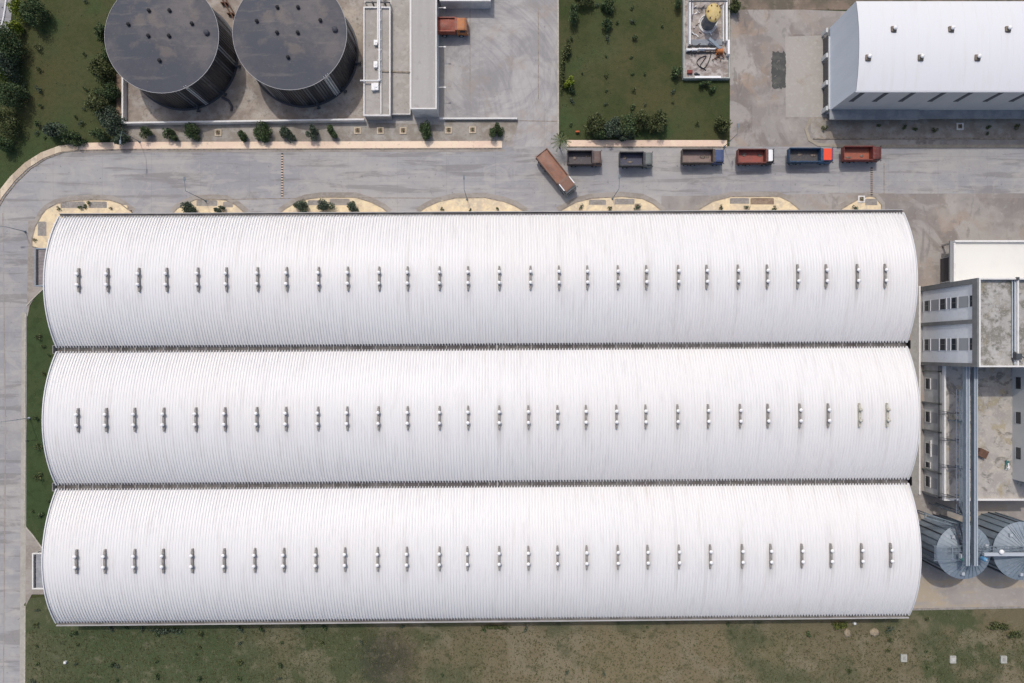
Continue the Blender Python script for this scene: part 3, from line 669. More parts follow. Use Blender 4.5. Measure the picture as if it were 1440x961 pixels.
# ------------------------------------------------------------------ walled machinery compound
def wpx(px, py, z=0): v = P(px, py, z); return v
o = P(993, 60)
comp = empty('machinery_compound', (o.x, o.y, 0), 0, 'walled concrete compound full of machinery at the east edge of the lawn', 'compound')
def ploc(px, py, z): v = P(px, py, z); return (v.x-o.x, v.y-o.y)
mb = MB(); x0, y1 = ploc(961, -30, .9); x1, y0 = ploc(1026, 110.5, .9)
mb.box(x0, y0, 0, x1, y1, .75); mb.build('platform', PITC, comp)
mb = MB(); t = .18
mb.box(x0-.02, y0-.02, 0, x0+t, y1, 1.05); mb.box(x0+t, y0-.02, 0, x1+.02, y0+t, 1.05); mb.box(x1-t, y0+t, 0, x1+.02, y1, 1.05); mb.build('perimeter_wall', M('compound_wall', (.36, .40, .38), [n((.5, .5, .47), 1, .5, .7, .7)]), comp)
mb = MB(); a = ploc(977, 107, 1.1); b = ploc(1014, 110, 1.1); mb.box(a[0], b[1], 1.05, b[0], a[1], 1.12); mb.build('wall_coping', WHITE, comp); mb = MB()
a = ploc(1023.5, 56, 1.9); b = ploc(1026.5, 76, 1.9); mb.box(a[0], b[1], .8, b[0], a[1], 1.9); mb.build('gate_panel', WHITE, comp)
for (xa, xb, ya, yb, z) in ((969.5, 971.3, -30, 62, 2.0), (1021, 1023.2, -30, 57, 2.0), (974, 974.8, -30, 20, 1.9), (1016.5, 1018, 6, 58, 1.5)):
    a = ploc(xa, ya, z); b = ploc(xb, yb, z); mb = MB(); mb.box(a[0], b[1], .76, b[0], a[1], z); mb.build('inner_wall', WHITE if z != 1.5 else PARW, comp)
mb = MB(); a = ploc(969, .5, 2.1); b = ploc(1023, 2.5, 2.1); mb.box(a[0], b[1], 1.9, b[0], a[1], 2.05); mb.build('cross_beam', STEELD, comp)
mb = MB(); a = ploc(971.5, 56, .8); b = ploc(1016, 64, .8); mb.box(a[0], b[1], .76, b[0], a[1], .9); mb.build('plinth', M('plinth_grey', (.30, .32, .35), [n((.2, .22, .25), 1, .45, .65, .6)]), comp)
c = P(993.5, 37, 0); q = empty('mixing_tank', (c.x, c.y, .76), 0, 'small upright tank with a dusty yellow lid in the machinery compound', 'tank')
mb = MB(); rn = random.Random(31)
for k in range(26):
    x, y = rn.uniform(-2.6, 2.3), rn.uniform(-2.6, 3.4)
    if math.hypot(x, y) < 1.8: continue
    mb.bar((x, y, .06), (x+rn.uniform(-.7, .7), y+rn.uniform(-.7, .7), rn.uniform(.05, .5)), rn.uniform(.06, .2), .1, k % 3)
mb.build('valves_and_fittings', [STEELD, WHITE, RUST], q)
mb = MB(); mb.lathe([(1.7, 0), (1.7, .25), (1.55, .25), (1.55, .1), (1.25, .1)], 32, capt=False); mb.build('base_ring', PARW, q)
mb = MB(); mb.lathe([(1.22, 0), (1.22, 3.6)], 32); mb.build('tank_shell', M('tank_shell_grey', (.14, .145, .16), [n((.25, .24, .23), 1, .5, .7, .6)]), q)
mb = MB(); mb.lathe([(1.3, 3.55), (1.32, 3.7), (.9, 3.9), (.3, 4.05), (.001, 4.08)], 24, capt=False)
for a in range(6): mb.box(1.0*math.cos(a)-.1, 1.0*math.sin(a)-.1, 3.8, 1.0*math.cos(a)+.1, 1.0*math.sin(a)+.1, 3.98, 1)
ld = mb.build('lid', [YTOP, RUST], q); ld.scale = (1.02, 1.28, 1); ld.location = (0, .25, 0)
# pump row
c = P(990, 70, 1.3); q = empty('pump_row', (c.x, c.y, .76), 0, 'row of white pumps and black pipes across the machinery compound', 'pumps')
rn = random.Random(11)
for i, dx in enumerate((-21, -13, -3)):
    b = MB(); x = dx*.129; b.tube((x-.35, .05*i, .4), (x+.5, .05*i, .4), .26, 12); b.tube((x-.5, .05*i, .4), (x-.35, .05*i, .4), .34, 12); b.build('pump', WHITE, q)
b = MB()
for k in range(14):
    x = rn.uniform(-3, 2.6); y = rn.uniform(-.6, .7); b.tube((x, y, .2), (x+rn.uniform(-.8, .8), y+rn.uniform(-.5, .5), rn.uniform(.2, .9)), .07, 6)
b.tube((-3, .45, .7), (2.5, .45, .7), .12, 8); b.tube((-3, -.45, .25), (2.5, -.35, .25), .1, 8); b.build('pipework', BLACK, q)
b = MB(); b.tube((-1.2, .05, .75), (2.0, .05, .75), .13, 10); b.build('header_pipe', WHITE, q)
c = P(1013, 71, 1.3); q = empty('screw_press', (c.x, c.y, .76), 0, 'orange and rusty machine with a grey chute in the machinery compound', 'machine')
b = MB(); b.tube((-.6, -.1, .5), (.5, -.1, .5), .42, 12); b.box(-.7, -.6, 0, .6, .45, .25); b.build('drum', ORANGE, q)
b = MB(); b.bar((-2.2, 1.9, 1.1), (-.1, .2, .8), .5, .25); b.build('chute', GALV, q)
b = MB()
for k in range(12):
    x = rn.uniform(-1.5, 1.2); y = rn.uniform(-1.6, -.2); b.tube((x, y, .1), (x+rn.uniform(-.9, .9), y+rn.uniform(-.5, .5), rn.uniform(.1, .8)), .08, 6)
b.build('pipework', RUST, q)
# hose
def hose(name, pts, r, mat, label, cat, z):
    mb = MB(); v = [P(x, y, z) for x, y in pts]
    k = []
    for i in range(len(v)-1):
        p0, p1, p2, p3 = v[max(0, i-1)], v[i], v[i+1], v[min(len(v)-1, i+2)]
        for j in range(5):
            t = j/5; k.append(.5*((2*p1)+(-p0+p2)*t+(2*p0-5*p1+4*p2-p3)*t*t+(-p0+3*p1-3*p2+p3)*t**3))
    k.append(v[-1])
    for a, b in zip(k, k[1:]): mb.tube(a, b, r, 6)
    return tag(mb.build(name, mat), label, cat)
hose('hose', [(1000, 76), (996, 88), (990, 96), (984, 94), (980, 88), (984, 82), (993, 79), (989, 86), (985, 93), (993, 99)], .07, RUBBER, 'black looped hose lying on the machinery compound floor', 'hose', .9)
c = P(970, 101.5, 1); mb = MB(); mb.box(-.45, -.3, 0, .45, .3, .45); mb.box(-.38, -.24, .45, .38, .24, .5)
tag(mb.build('crate', M('red_crate', (.22, .06, .05)), loc=(c.x, c.y, .76)), 'small dark red crate in the corner of the machinery compound', 'crate')
c = P(979, 104, 1); mb = MB(); mb.blob((0, 0, .2), .35, .28, .25); mb.blob((.5, -.1, .15), .2, .2, .16)
tag(mb.build('debris', STEELD, loc=(c.x, c.y, .76)), 'little dark heap beside the red crate', 'debris')

# ------------------------------------------------------------------ white shed, top right
ez = 11.3; rz = 12.3
a = P(1204, 128, ez); b = P(1201, 2, ez); X0 = a.x; Y0 = a.y; Y1 = b.y; X1 = X0+46
sh = empty('storage_shed', (X0, (Y0+Y1)/2, 0), 0, 'tall white shed with a shallow curved roof at the top right', 'shed')
hw = (Y1-Y0)/2
def zr(y): return ez+(rz-ez)*(1-(y/hw)**2)
mb = MB(); rows = 20
vs = []; nx = 47
for j in range(rows+1):
    y = -hw+2*hw*j/rows
    for i in range(nx+1): vs.append((i*46/nx, y, zr(y)))
mb.add(vs, [(j*(nx+1)+i, j*(nx+1)+i+1, (j+1)*(nx+1)+i+1, (j+1)*(nx+1)+i) for j in range(rows) for i in range(nx)], 0, True)
for i in range(0, nx+1, 2):   # standing seams
    x = i*46/nx
    for j in range(rows):
        y0, y1 = -hw+2*hw*j/rows, -hw+2*hw*(j+1)/rows
        mb.bar((x+.02, y0, zr(y0)+.012), (x+.02, y1, zr(y1)+.012), .05, .03)
rf = mb.build('roof', M('plain_white_roof', (.73, .74, .76), [n((.68, .67, .665), .5, .55, .8, .4, st=(2, .2, 1)), n((.72, .73, .76), .06, .5, .7, .4)], rough=.5), sh)
mb = MB(); mb.box(.02, -hw+.02, 0, 46, hw-.02, ez-.25); 
g = [(.02, -hw+2*hw*j/rows, zr(-hw+2*hw*j/rows)-.03) for j in range(rows+1)]; mb.add([(.02, hw, 3), ]+[(.02, -hw, 3)]+g, [tuple(range(len(g)+2))])
mb.build('wall', BLUEG, sh)
mb = MB(); mb.add([(-.04, hw, 2.0), (-.04, -hw, 2.0)]+[(-.04, y, z-.02) for _, y, z in g], [tuple(range(len(g)+2))]); mb.build('gable_cladding', BLUEW, sh)
# ledge with bays on the west foot
mb = MB(); mb.box(-.30, -hw+.2, 2.0, -.05, hw-1.6, 2.12); 
mb.build('ledge', BLUEG, sh)
def yl(py, z): return P(0, py, z).y-(Y0+Y1)/2
bays = [(53, 75), (87, 115), (123, 149)]
mb = MB(); mb.box(-.35, -hw+.3, 0, -.02, hw-2.2, 1.98); mb.build('plinth_wall', CONC, sh)
for (p, q) in bays:
    mb = MB(); mb.box(-.42, yl(q, 1), .15, -.34, yl(p, 1), 1.9); mb.build('bay_opening', GLASSD, sh)
for py in (46, 81, 119, 155):
    mb = MB(); mb.box(-.72, yl(py+3, 1), 0, -.36, yl(py-3, 1), 1.99); mb.build('pier', BLUEG, sh)
# south windows
for X in (58.85, 62.9, 67.4, 72.5, 77.0, 82.1, 86.6, 91.5, 96.4):
    mb = MB(); x = X-X0; mb.box(x-.38, -hw-.05, 6.6, x+.38, -hw+.01, 10.8); mb.box(x-.44, -hw-.07, 6.52, x+.44, -hw-.0, 6.6); mb.build('window_strip', M('strip_glazing', (.085, .095, .11), rough=.5) if X < 59 else bpy.data.materials['strip_glazing'], sh)
mb = MB(); x1_ = P(1292, 155, 2.4).x-X0
mb.box(-.3, -hw-1.75, 2.3, x1_, -hw+.0, 2.45); mb.box(x1_, -hw-1.5, 2.0, 46, -hw+.0, 2.15)
mb.box(-.3, -hw-1.77, 2.2, x1_, -hw-1.7, 2.5)
mb.build('canopy', M('canopy_grey', (.30, .315, .33), [n((.18, .2, .22), .5, .45, .7, .6)]), sh)
mb = MB(); mb.bar((-.1, -hw-.12, ez-.1), (46, -hw-.12, ez-.1), .22, .2); mb.build('eaves_gutter', M('shed_gutter', (.5, .52, .55)), rf)
for px, py in ((1258, 40), (1339, 40), (1419, 40), (1222, 80), (1296, 80), (1376, 80), (1457, 80)):
    v = P(px, py, rz+.3); x = v.x-X0; y = v.y-(Y0+Y1)/2
    mb = MB(); mb.box(-.42, -.42, -.2, .42, .42, .3, 0); mb.box(-.3, -.55, -.2, .5, -.42, .12, 0)
    mb.lathe([(.25, .3), (.25, .5)], 14, (.03, .02), 0); mb.ball((.03, .02, .66), .34, 1, 14, 8, .75)
    mb.build('roof_vent', [M('vent_base_tan', (.22, .19, .16)) if px == 1258 and py == 40 else bpy.data.materials['vent_base_tan'], VENTW], rf, loc=(x, y, zr(y)))

# ------------------------------------------------------------------ east cluster of buildings
# tall block
TZ = 15.4; X0 = 75.0; Yn = P(0, 391, TZ).y; Ys = P(0, 516.5, TZ).y; XE = 92.0
cx, cy = (X0+XE)/2, (Yn+Ys)/2
tb = empty('tower_block', (cx, cy, 0), 0, 'tall grey and white block with two window bays and a mossy roof', 'building')
mb = MB(); mb.box(X0-cx, Ys-cy, 0, XE-cx, Yn-cy, TZ-1.0); mb.build('wall', FACW, tb)
mb = MB(); mb.box(X0-cx+.02, Ys-cy+.02, TZ-1.0, XE-cx-.02, Yn-cy-.02, TZ-.85); rf = mb.build('roof', ROOFM, tb)
mb = MB(); t = .25
xw, xe, ys, yn = X0-cx, XE-cx, Ys-cy, Yn-cy
mb.box(xw, ys, TZ-.99, xe, ys+t, TZ); mb.box(xw, yn-t, TZ-.99, xe, yn, TZ); mb.box(xw, ys+t, TZ-.99, xw+t, yn-t, TZ); mb.box(xe-t, ys+t, TZ-.99, xe, yn-t, TZ)
xd = P(1431, 0, TZ).x-cx; mb.box(xd, ys+t, TZ-.84, xd+.25, yn-t, TZ-.02)
mb.build('parapet', PARW, rf)
mb = MB(); xp = P(1427.5, 0, TZ-.5).x-cx
mb.tube((xp, ys+.5, TZ-.5), (xp, yn-.4, TZ-.5), .16, 8); mb.tube((xp-.35, ys+1.5, TZ-.65), (xp-.35, yn-.3, TZ-.65), .09, 8); mb.build('roof_pipe', GALVL, rf)
mb = MB(); mb.box(xd-.4, ys+1.2, TZ-.8, xd+.5, ys+2.2, TZ+.3); mb.tube((xd-.3, ys+2.5, TZ-.5), (xd+1.2, ys+1.2, TZ+.5), .12, 8); mb.build('roof_machine', STEELD, rf)
mb = MB(); mb.box(xd-.25, yn-.35, TZ-.2, xd+.1, yn+.1, TZ+.3); mb.build('lightning_terminal', STEELD, rf)
mb = MB(); fx0, fx1 = xw-.28, xw-.01
for (y0, y1, z0, z1) in ((ys, yn, TZ-1.25, TZ-.05), (yn-.85, yn, 0, TZ-1.25), (4.85-cy-.35, 4.85-cy+.3, 0, TZ-1.25), (ys, ys+.6, 0, TZ-1.25)):
    mb.box(fx0, y0, z0, fx1, y1, z1)
mb.build('facade_frame', GFRAME, tb)
for (ya, yb) in ((7.25, 9.1), (.15, 2.15)):
    mb = MB(); mb.box(xw-.06, ya-cy, .4, xw-.012, yb-cy, TZ-1.4); mb.build('spandrel_panel', FACP, tb)
    for z in (.8, 2.8, 5.3, 7.3, 8.4, 10.3, 13.1):
        mb = MB(); mb.box(xw-.14, ya-cy-.1, z-.06, xw-.06, yb-cy+.1, z+.06); mb.build('sill', WALLW, tb)
    for (z0, z1) in ((1.1, 2.2), (5.6, 6.9), (8.7, 9.8), (13.3, 14.0)):
        mb = MB(); mb.box(xw-.09, ya-cy+.04, z0, xw-.05, yb-cy-.04, z1); w = mb.build('window', GLASSD, tb)
        mb = MB(); mb.box(xw-.13, ya-cy, z1, xw-.05, yb-cy, z1+.07); mb.box(xw-.13, (ya+yb)/2-cy-.03, z0, xw-.1, (ya+yb)/2-cy+.03, z1); mb.build('frame', GFRAME, w)
# low process building
PZ = 6.0; X0 = 75.4; Yn = Ys-.02; Ysp = P(0, 704, PZ).y; XE = 92.0
cx, cy = (X0+XE)/2, (Yn+Ysp)/2
pb = empty('process_building', (cx, cy, 0), 0, 'low building with a stained roof under the steel conveyor', 'building')
xw, xe, ys, yn = X0-cx, XE-cx, Ysp-cy, Yn-cy
mb = MB(); mb.box(xw, ys, 0, xe, yn, PZ-.6); mb.build('wall', FACL, pb)
ROOFP = M('process_roof_slab', (.42, .395, .365), [n((.33, .31, .29), .3, .48, .66, .8, dist=.5), n((.50, .46, .40), .5, .55, .7, .6), n((.34, .29, .18), .35, .58, .72, .7, loc=(3, 8, 0)), n((.16, .15, .135), .45, .58, .72, .75, dist=1), n((.55, .52, .48), 3, .6, .75, .5)], bump=(3, .3))
mb = MB(); mb.box(xw+.02, ys+.02, PZ-.6, xe-.02, yn-.02, PZ-.5); rf = mb.build('roof', ROOFP, pb)
mb = MB(); t = .28
mb.box(xw-.05, ys-.05, PZ-.6, xe, ys+t, PZ); mb.box(xw-.05, ys+t, PZ-.6, xw+t, yn, PZ); mb.build('parapet', PARW, rf)
mb = MB()
for y in (-3.6, -9.3, -14.3, -21.5, -25.7): mb.box(xw-.4, y-cy-.12, 0, xw-.01, y-cy+.12, PZ-.62)
mb.box(xw-.4, ys+.1, PZ-1.2, xw-.01, yn, PZ-.62)
mb.build('pilaster', GFRAME, pb)
for y, w in ((-5.9, 1.9), (-11.9, 1.9), (-17.6, 1.9), (-20.6, 1.0), (-23.6, 1.9)):
    mb = MB(); mb.box(xw-.07, y-cy-w/2, .6, xw-.01, y-cy+w/2, 2.0); f = mb.build('window', GLASSD, pb)
    mb = MB(); mb.box(xw-.12, y-cy-w/2-.08, .5, xw-.01, y-cy+w/2+.08, .6); mb.box(xw-.12, y-cy-w/2-.08, 2.0, xw-.01, y-cy+w/2+.08, 2.1)
    for yy in (y-cy-w/2-.04, y-cy+w/2+.04): mb.box(xw-.115, yy-.04, .6, xw-.012, yy+.04, 2.0)
    mb.build('frame', PARW, f)
    if w > 1.5:
        mb = MB(); mb.box(xw-.06, y-cy-w/2, 2.6, xw-.01, y-cy+w/2, 4.0); mb.build('panel', FACP, pb)
mb = MB(); mb.box(xw-.25, -19-cy, 2.3, xw-.01, -16-cy, 2.4); mb.build('ledge', PARW, pb)
# drain strip and low foot wall
mb = MB(); a = P(1297, 403); mb.box(74.3, -26.2, 0, 74.62, 11.9, .35); tag(mb.build('foot_wall', PARW), 'long low white wall at the foot of the east buildings', 'wall')
mb = MB(); mb.box(73.2, -26.2, 0, 74.28, 14, .055); mb.build('drain_strip', CONC)['kind'] = 'structure'
# upper blue-grey block on the process roof
X0 = P(1423.5, 0, PZ-.5).x; yn_ = Ys-.05; ys_ = P(0, 674, PZ-.5).y
cy2 = (yn_+ys_)/2; pbx = X0+5
pe = empty('rooftop_block', (pbx, cy2, PZ-.5), 0, 'blue-grey windowed block standing on the low roof at the right edge', 'building')
mb = MB(); mb.box(-5, ys_-cy2, 0, 5, yn_-cy2, 6); mb.build('wall', BLUEG, pe)
mb = MB(); mb.box(-4.9, ys_-cy2+.1, 6, 4.9, yn_-cy2-.1, 6.1); mb.build('roof', ROOFC, pe)
for py in (539, 588, 638):
    y = P(0, py, 7.2).y-cy2; mb = MB(); mb.box(-5.06, y-1.0, .9, -4.99, y+1.0, 2.0); f = mb.build('window', GLASSD, pe)
    mb = MB(); mb.box(-5.1, y-1.1, .8, -5.0, y+1.1, .9); mb.build('sill', GALVL, f)
# stuff on the process roof
c = P(1383, 638, 6.3); mb = MB(); mb.box(-.75, -.65, 0, .75, .65, .75); mb.box(-.8, -.7, .75, .8, .7, .82); mb.box(-.3, -.67, .2, .3, -.64, .6)
ob = mb.build('rusty_box', RUST, loc=(c.x, c.y, PZ-.5)); ob.rotation_euler = (0, 0, R(-25)); tag(ob, 'rusty brown box sitting askew on the stained roof', 'box')
c = P(1420, 655, 6.3); mb = MB(); rn = random.Random(4)
for k in range(8): mb.tube((rn.uniform(-.4, .4), rn.uniform(-1, 1), .05), (rn.uniform(-.4, .4), rn.uniform(-1, 1), .3), .1, 6, k % 2)
tag(mb.build('scrap_heap', [WHITE, GREENM], loc=(c.x, c.y, PZ-.5)), 'heap of white and green scrap against the blue-grey block', 'scrap')

# white-roofed shed north of the tall block
z = 4.2; a = P(1343, 338, z); X0 = a.x; Y1 = a.y; Y0 = P(0, 397, z).y; XE = 97
cx, cy = (X0+XE)/2, (Y0+Y1)/2
ws = empty('white_roofed_shed', (cx, cy, 0), 0, 'shed with a clean cream-white flat roof north of the tall block', 'shed')
mb = MB(); mb.box(X0-cx+2.6, Y0-cy+.3, 0, XE-cx, Y1-cy-2.5, z-.9); mb.build('wall', FACL, ws)
mb = MB(); mb.box(X0-cx, Y0-cy, z-.9, XE-cx, Y1-cy, z-.6); rf = mb.build('roof', M('cream_white_roof', (.74, .73, .68), [n((.78, .74, .66), .12, .5, .7, .5), n((.66, .65, .62), .2, .5, .75, .5)], rough=.6), ws)
mb = MB(); x0, x1, y0, y1 = X0-cx, XE-cx, Y0-cy, Y1-cy
mb.box(x0, y1-.3, z-.6, x1, y1, z); mb.box(x0, y0, z-.6, x0+.3, y1-.3, z-.3); mb.build('parapet', PARW, rf)
mb = MB(); mb.box(x0-.45, y0, z-1.0, x0-.02, y1, z-.65); mb.build('fascia', M('fascia_grey', (.26, .27, .28)), ws)
mb = MB(); ya = P(0, 397, 1.5).y-cy; yb = P(0, 362, 1.5).y-cy
mb.box(x0+.05, ya, 0, x0+2.6, yb, z-1.0); mb.build('loading_bay', FACL, ws)
mb = MB(); mb.box(x0-.02, ya+.1, .1, x0+.05, yb-.1, z-1.05)
for k in range(12): mb.box(x0-.05, ya+.1, .2+k*.24, x0-.02, yb-.1, .24+k*.24)
mb.build('roller_door', M('door_dark_grey', (.075, .07, .075)), ws)
for yy in (y1-.3, y1-2.4):
    mb = MB(); mb.box(x0+.2, yy-.15, 0, x0+.5, yy+.15, z-.9); mb.build('column', CONC, ws)

# ------------------------------------------------------------------ silos
def silo(px, py, r, label, seed):
    zt = 7.6; c = P(px, py, zt)
    t = empty('grain_silo', (c.x, c.y, 0), 0, label, 'silo', 'ribbed grey steel silos')
    mb = MB(); nseg = 72
    prof = []
    for k in range(60): prof += [(r+(.04 if k % 2 else 0), zt*k/60)]
    prof.append((r, zt)); mb.lathe(prof, nseg, (0, 0), 0, True, capt=False); mb.build('silo_wall', GALV, t)
    for k in range(24):
        a = 2*math.pi*(k+.4)/24
        sb = MB(); rr_ = r+.12; sb.bar((rr_*math.cos(a), rr_*math.sin(a), 0), (rr_*math.cos(a), rr_*math.sin(a), zt-.05), .16, .16); sb.build('stiffener', GALVD if k % 3 else STEELD, t)
    mb = MB(); zp = zt+2.1; mb.lathe([(r+.15, zt-.12), (r+.22, zt), (r*.5, zt+1.1), (.45, zp), (.45, zp+.25), (.001, zp+.4)], nseg, (0, 0), 0, False, capt=False)
    for k in range(36):
        a = 2*math.pi*k/36; mb.bar((.5*math.cos(a), .5*math.sin(a), zp+.02), ((r+.2)*math.cos(a), (r+.2)*math.sin(a), zt+.03), .08, .07, 0)
    rf = mb.build('cone_roof', GALV, t)
    for a in (R(-100), R(130), R(20)):
        hb = MB(); x, y = .8*r*math.cos(a), .8*r*math.sin(a); hb.box(-.25, -.25, 0, .25, .25, .5); hb.build('hatch', GALVL, rf, loc=(x, y, zt+.45))
    lb = MB()
    for k in range(16): lb.bar((.7+.0*k, .9, zt+1.7), (.7, .9, zt+1.75), .03, .03)
    a = R(118)
    for o_ in (-.18, .18): lb.bar((.7*math.cos(a)-o_*math.sin(a), .7*math.sin(a)+o_*math.cos(a), zp+.05), ((r+.2)*math.cos(a)-o_*math.sin(a), (r+.2)*math.sin(a)+o_*math.cos(a), zt+.2), .04, .06)
    lb.build('roof_ladder', GALVL, rf)
    return t
silo(1355, 776, 4.5, 'ribbed steel silo below the ends of the twin conveyors', 1)
silo(1437, 775, 4.8, 'ribbed steel silo cut by the right edge of the picture', 2)
# conveyors
cv = empty('conveyor_bridge', (P(1366, 0, 11.5).x, -3, 0), 0, 'pair of long blue-grey conveyor galleries running from the tall block to the silos', 'conveyor')
bx = P(1366, 0, 11.5).x; by = -3
ye = P(0, 796, 11.5).y
for px, w in ((1360.8, .5), (1372.2, .5)):
    x = P(px, 0, 11.5).x-bx; mb = MB(); mb.box(x-w/2, ye-by, 10.6, x+w/2, .4, 11.4); mb.box(x-w/2-.06, ye-by-.05, 11.4, x+w/2+.06, .4, 11.5)
    for k in range(18):
        y = (ye-by)*k/18; mb.box(x-w/2-.06, y-.04, 10.55, x+w/2+.06, y+.04, 11.51)
    mb.build('gallery', GALV, cv)
    mb = MB(); mb.box(x+w/2-.12, ye-by, 11.52, x+w/2+.02, .4, 11.62); mb.box(x-w/2-.02, ye-by, 11.52, x-w/2+.1, .4, 11.6); mb.build('cover_edge', GALVL, cv)
mb = MB(); xa, xb = P(1362.5, 0, 10.5).x-bx, P(1368.5, 0, 10.5).x-bx
for k in range(40):
    y = (ye-by)*k/40; mb.bar((xa, y, 10.6), (xb, y+(ye-by)/40*(1 if k % 2 else 0), 10.6), .07, .07)
for zz in (10.5,): mb.bar((xa, 0, zz), (xa, ye-by, zz), .1, .1); mb.bar((xb, 0, zz), (xb, ye-by, zz), .1, .1)
mb.build('lattice', GALVD, cv)
for yy, zb in ((-12, PZ-.5), (-20, PZ-.5), (-27.8, 0), (ye+1.5, 9)):
    mb = MB()
    for x in (xa-.3, xb+.3): mb.bar((x, yy-by, zb), (x, yy-by, 10.6), .18, .18)
    mb.bar((xa-.3, yy-by, (zb+10.6)/2), (xb+.3, yy-by, 10.4), .1, .1); mb.bar((xa-.3, yy-by, zb+.2), (xb+.3, yy-by, (zb+10.6)/2), .1, .1)
    mb.build('trestle', GALVD, cv)
# side walkway with lattice, lower
wk = empty('lattice_walkway', (P(1350, 0, 8).x, P(0, 560, 8).y, 0), 0, 'open lattice steel walkway beside the conveyors over the stained roof', 'walkway')
wx, wy = wk.location.x, wk.location.y
xl, xr = P(1345, 0, 8).x-wx, P(1357, 0, 8).x-wx; yA, yB = P(0, 548, 8).y-wy, P(0, 722, 8).y-wy
mb = MB()
for x in (xl, xl+.5, xr-.45, xr): mb.bar((x, yA, 8), (x, yB, 8), .07, .1)
mb.build('runner', GALVL, wk)
mb = MB(); K = 34
for k in range(K+1):
    y = lerp(yA, yB, k/K); mb.bar((xl, y, 7.95), (xr, y, 7.95), .05, .05)
    if k < K: mb.bar((xl if k % 2 else xr, y, 8.02), (xr if k % 2 else xl, lerp(yA, yB, (k+1)/K), 8.02), .05, .05)
mb.build('bracing', GALV, wk)
mb = MB(); mb.box(xl+.55, yB, 7.86, xl+.95, yA, 7.9); mb.build('deck', GALVD, wk)
for py in (582, 620, 658, 700):
    y = P(0, py, 8).y-wy; mb = MB()
    for x in (xl, xr): mb.bar((x, y, PZ-.55 if py < 703 else 0), (x, y, 7.9), .12, .12)
    mb.bar((xl-1.6, y+.35, PZ-.5), (xl, y, 7.6), .09, .09); mb.bar((xl-1.6, y-.35, PZ-.5), (xl, y, 7.6), .09, .09); mb.bar((xl, y, 7.7), (xr, y, 7.7), .1, .1); mb.build('support', STEELD, wk)
# cross conveyor over silos
zc = 10.3; A = P(1341, 782, zc); Bp = P(1560, 780, zc)
xc = empty('silo_conveyor', (A.x, A.y, 0), 0, 'horizontal conveyor and catwalk running eastwards over the silo roofs', 'conveyor')
Lx = Bp.x-A.x
mb = MB(); x2 = P(1384, 0, zc).x-A.x; mb.box(x2, .0, zc-.5, Lx, .5, zc); mb.box(x2, -.03, zc, Lx, .53, zc+.05); mb.build('gallery', GALVL, xc)
mb = MB()
for yy in (.95, 1.5): mb.bar((-.2, yy, zc-.2), (Lx, yy, zc-.2), .09, .12)
for k in range(60): x = Lx*k/60; mb.bar((x, .95, zc-.2), (x, 1.5, zc-.2), .06, .05)
mb.build('catwalk', GALVD, xc)
mb = MB()
for yy in (-.7, .75, 1.7): mb.bar((-.2, yy, zc), (3.4, yy, zc), .07, .07)
for x in (-.2, .9): mb.bar((x, -.7, zc), (x, 1.7, zc), .07, .07)
for k in range(14): x = -1.2+k*.16; mb.bar((x-1.6, -1.0, zc-.6), (x-1.6, 1.5, zc-.6), .05, .05)
mb.bar((-3.0, -1.0, zc-.6), (.4, -1.0, zc-.6), .07, .07); mb.bar((-3.0, 1.5, zc-.6), (.4, 1.5, zc-.6), .07, .07)
mb.build('handrail', GALV, xc)
for x in (2.5, 7.5, 12, 17):
    mb = MB(); mb.bar((x, .2, 8.3), (x, .2, zc-.5), .2, .2); mb.bar((x, 1.2, 8.3), (x, 1.2, zc-.3), .15, .15); mb.build('leg', GALVD, xc)
for px, m, nm in ((1354, GREENM, 'green'), (1384, BLUEM, 'blue')):
    x = P(px, 0, zc).x-A.x; y = P(0, 786.5, zc).y-A.y; mb = MB(); mb.lathe([(.36, zc-.5), (.38, zc+.2), (.3, zc+.5), (.001, zc+.55)], 16, (x, y), 0, capt=False); mb.lathe([(.13, zc+.5), (.13, zc+.62)], 10, (x, y), 1); mo = mb.build('motor', [m, GALVL], xc); mo['label'] = nm+' drive motor'
mb = MB(); x = P(1407, 0, zc).x-A.x; mb.ball((x, .75, zc+.3), .42, 0, 14, 8, .6); mb.build('inspection_dome', WHITE, xc)
for x in (1.4, 2.9):
    mb = MB(); mb.box(x-.25, -.45, zc-.5, x+.25, .3, zc+.1); mb.build('gearbox', GALVL, xc)
# slanting chute frame beside silo
ch = empty('chute_frame', (P(1345, 0, 8).x, P(0, 730, 8).y, 0), 0, 'slanting dark steel chute frame above the first silo, left of the conveyors', 'chute')
ox, oy = ch.location.x, ch.location.y
def cl(px, py, z): v = P(px, py, z); return (v.x-ox, v.y-oy, z)
mb = MB()
for (a, b) in (((1300, 722), (1354, 739)), ((1300, 727), (1352, 743))): mb.bar(cl(*a, 8.3), cl(*b, 8.3), .18, .25)
for k in range(14): mb.bar(cl(1301+k*4, 722+k*1.25, 8.3), cl(1301+k*4, 727+k*1.25, 8.3), .06, .06)
mb.build('inclined_gallery', GALVD, ch)
mb = MB()
for (a, b) in (((1342, 736), (1354, 776)), ((1349, 736), (1358, 776)), ((1354, 706), (1357, 740)), ((1343, 703), (1356, 728))): mb.bar(cl(*a, 9), cl(*b, 9.4), .16, .2)
for k in range(10): mb.bar(cl(1342+k*1.2, 736+k*4, 9.1), cl(1350+k*.9, 738+k*4, 9.1), .06, .06)
mb.build('chute', STEELD, ch)
mb = MB()
for q in ((1302, 725), (1330, 733), (1352, 741)): v = cl(*q, 8.2); mb.bar((v[0], v[1], 0), (v[0], v[1], 8.2), .16, .16)
mb.build('post', GALVD, ch)

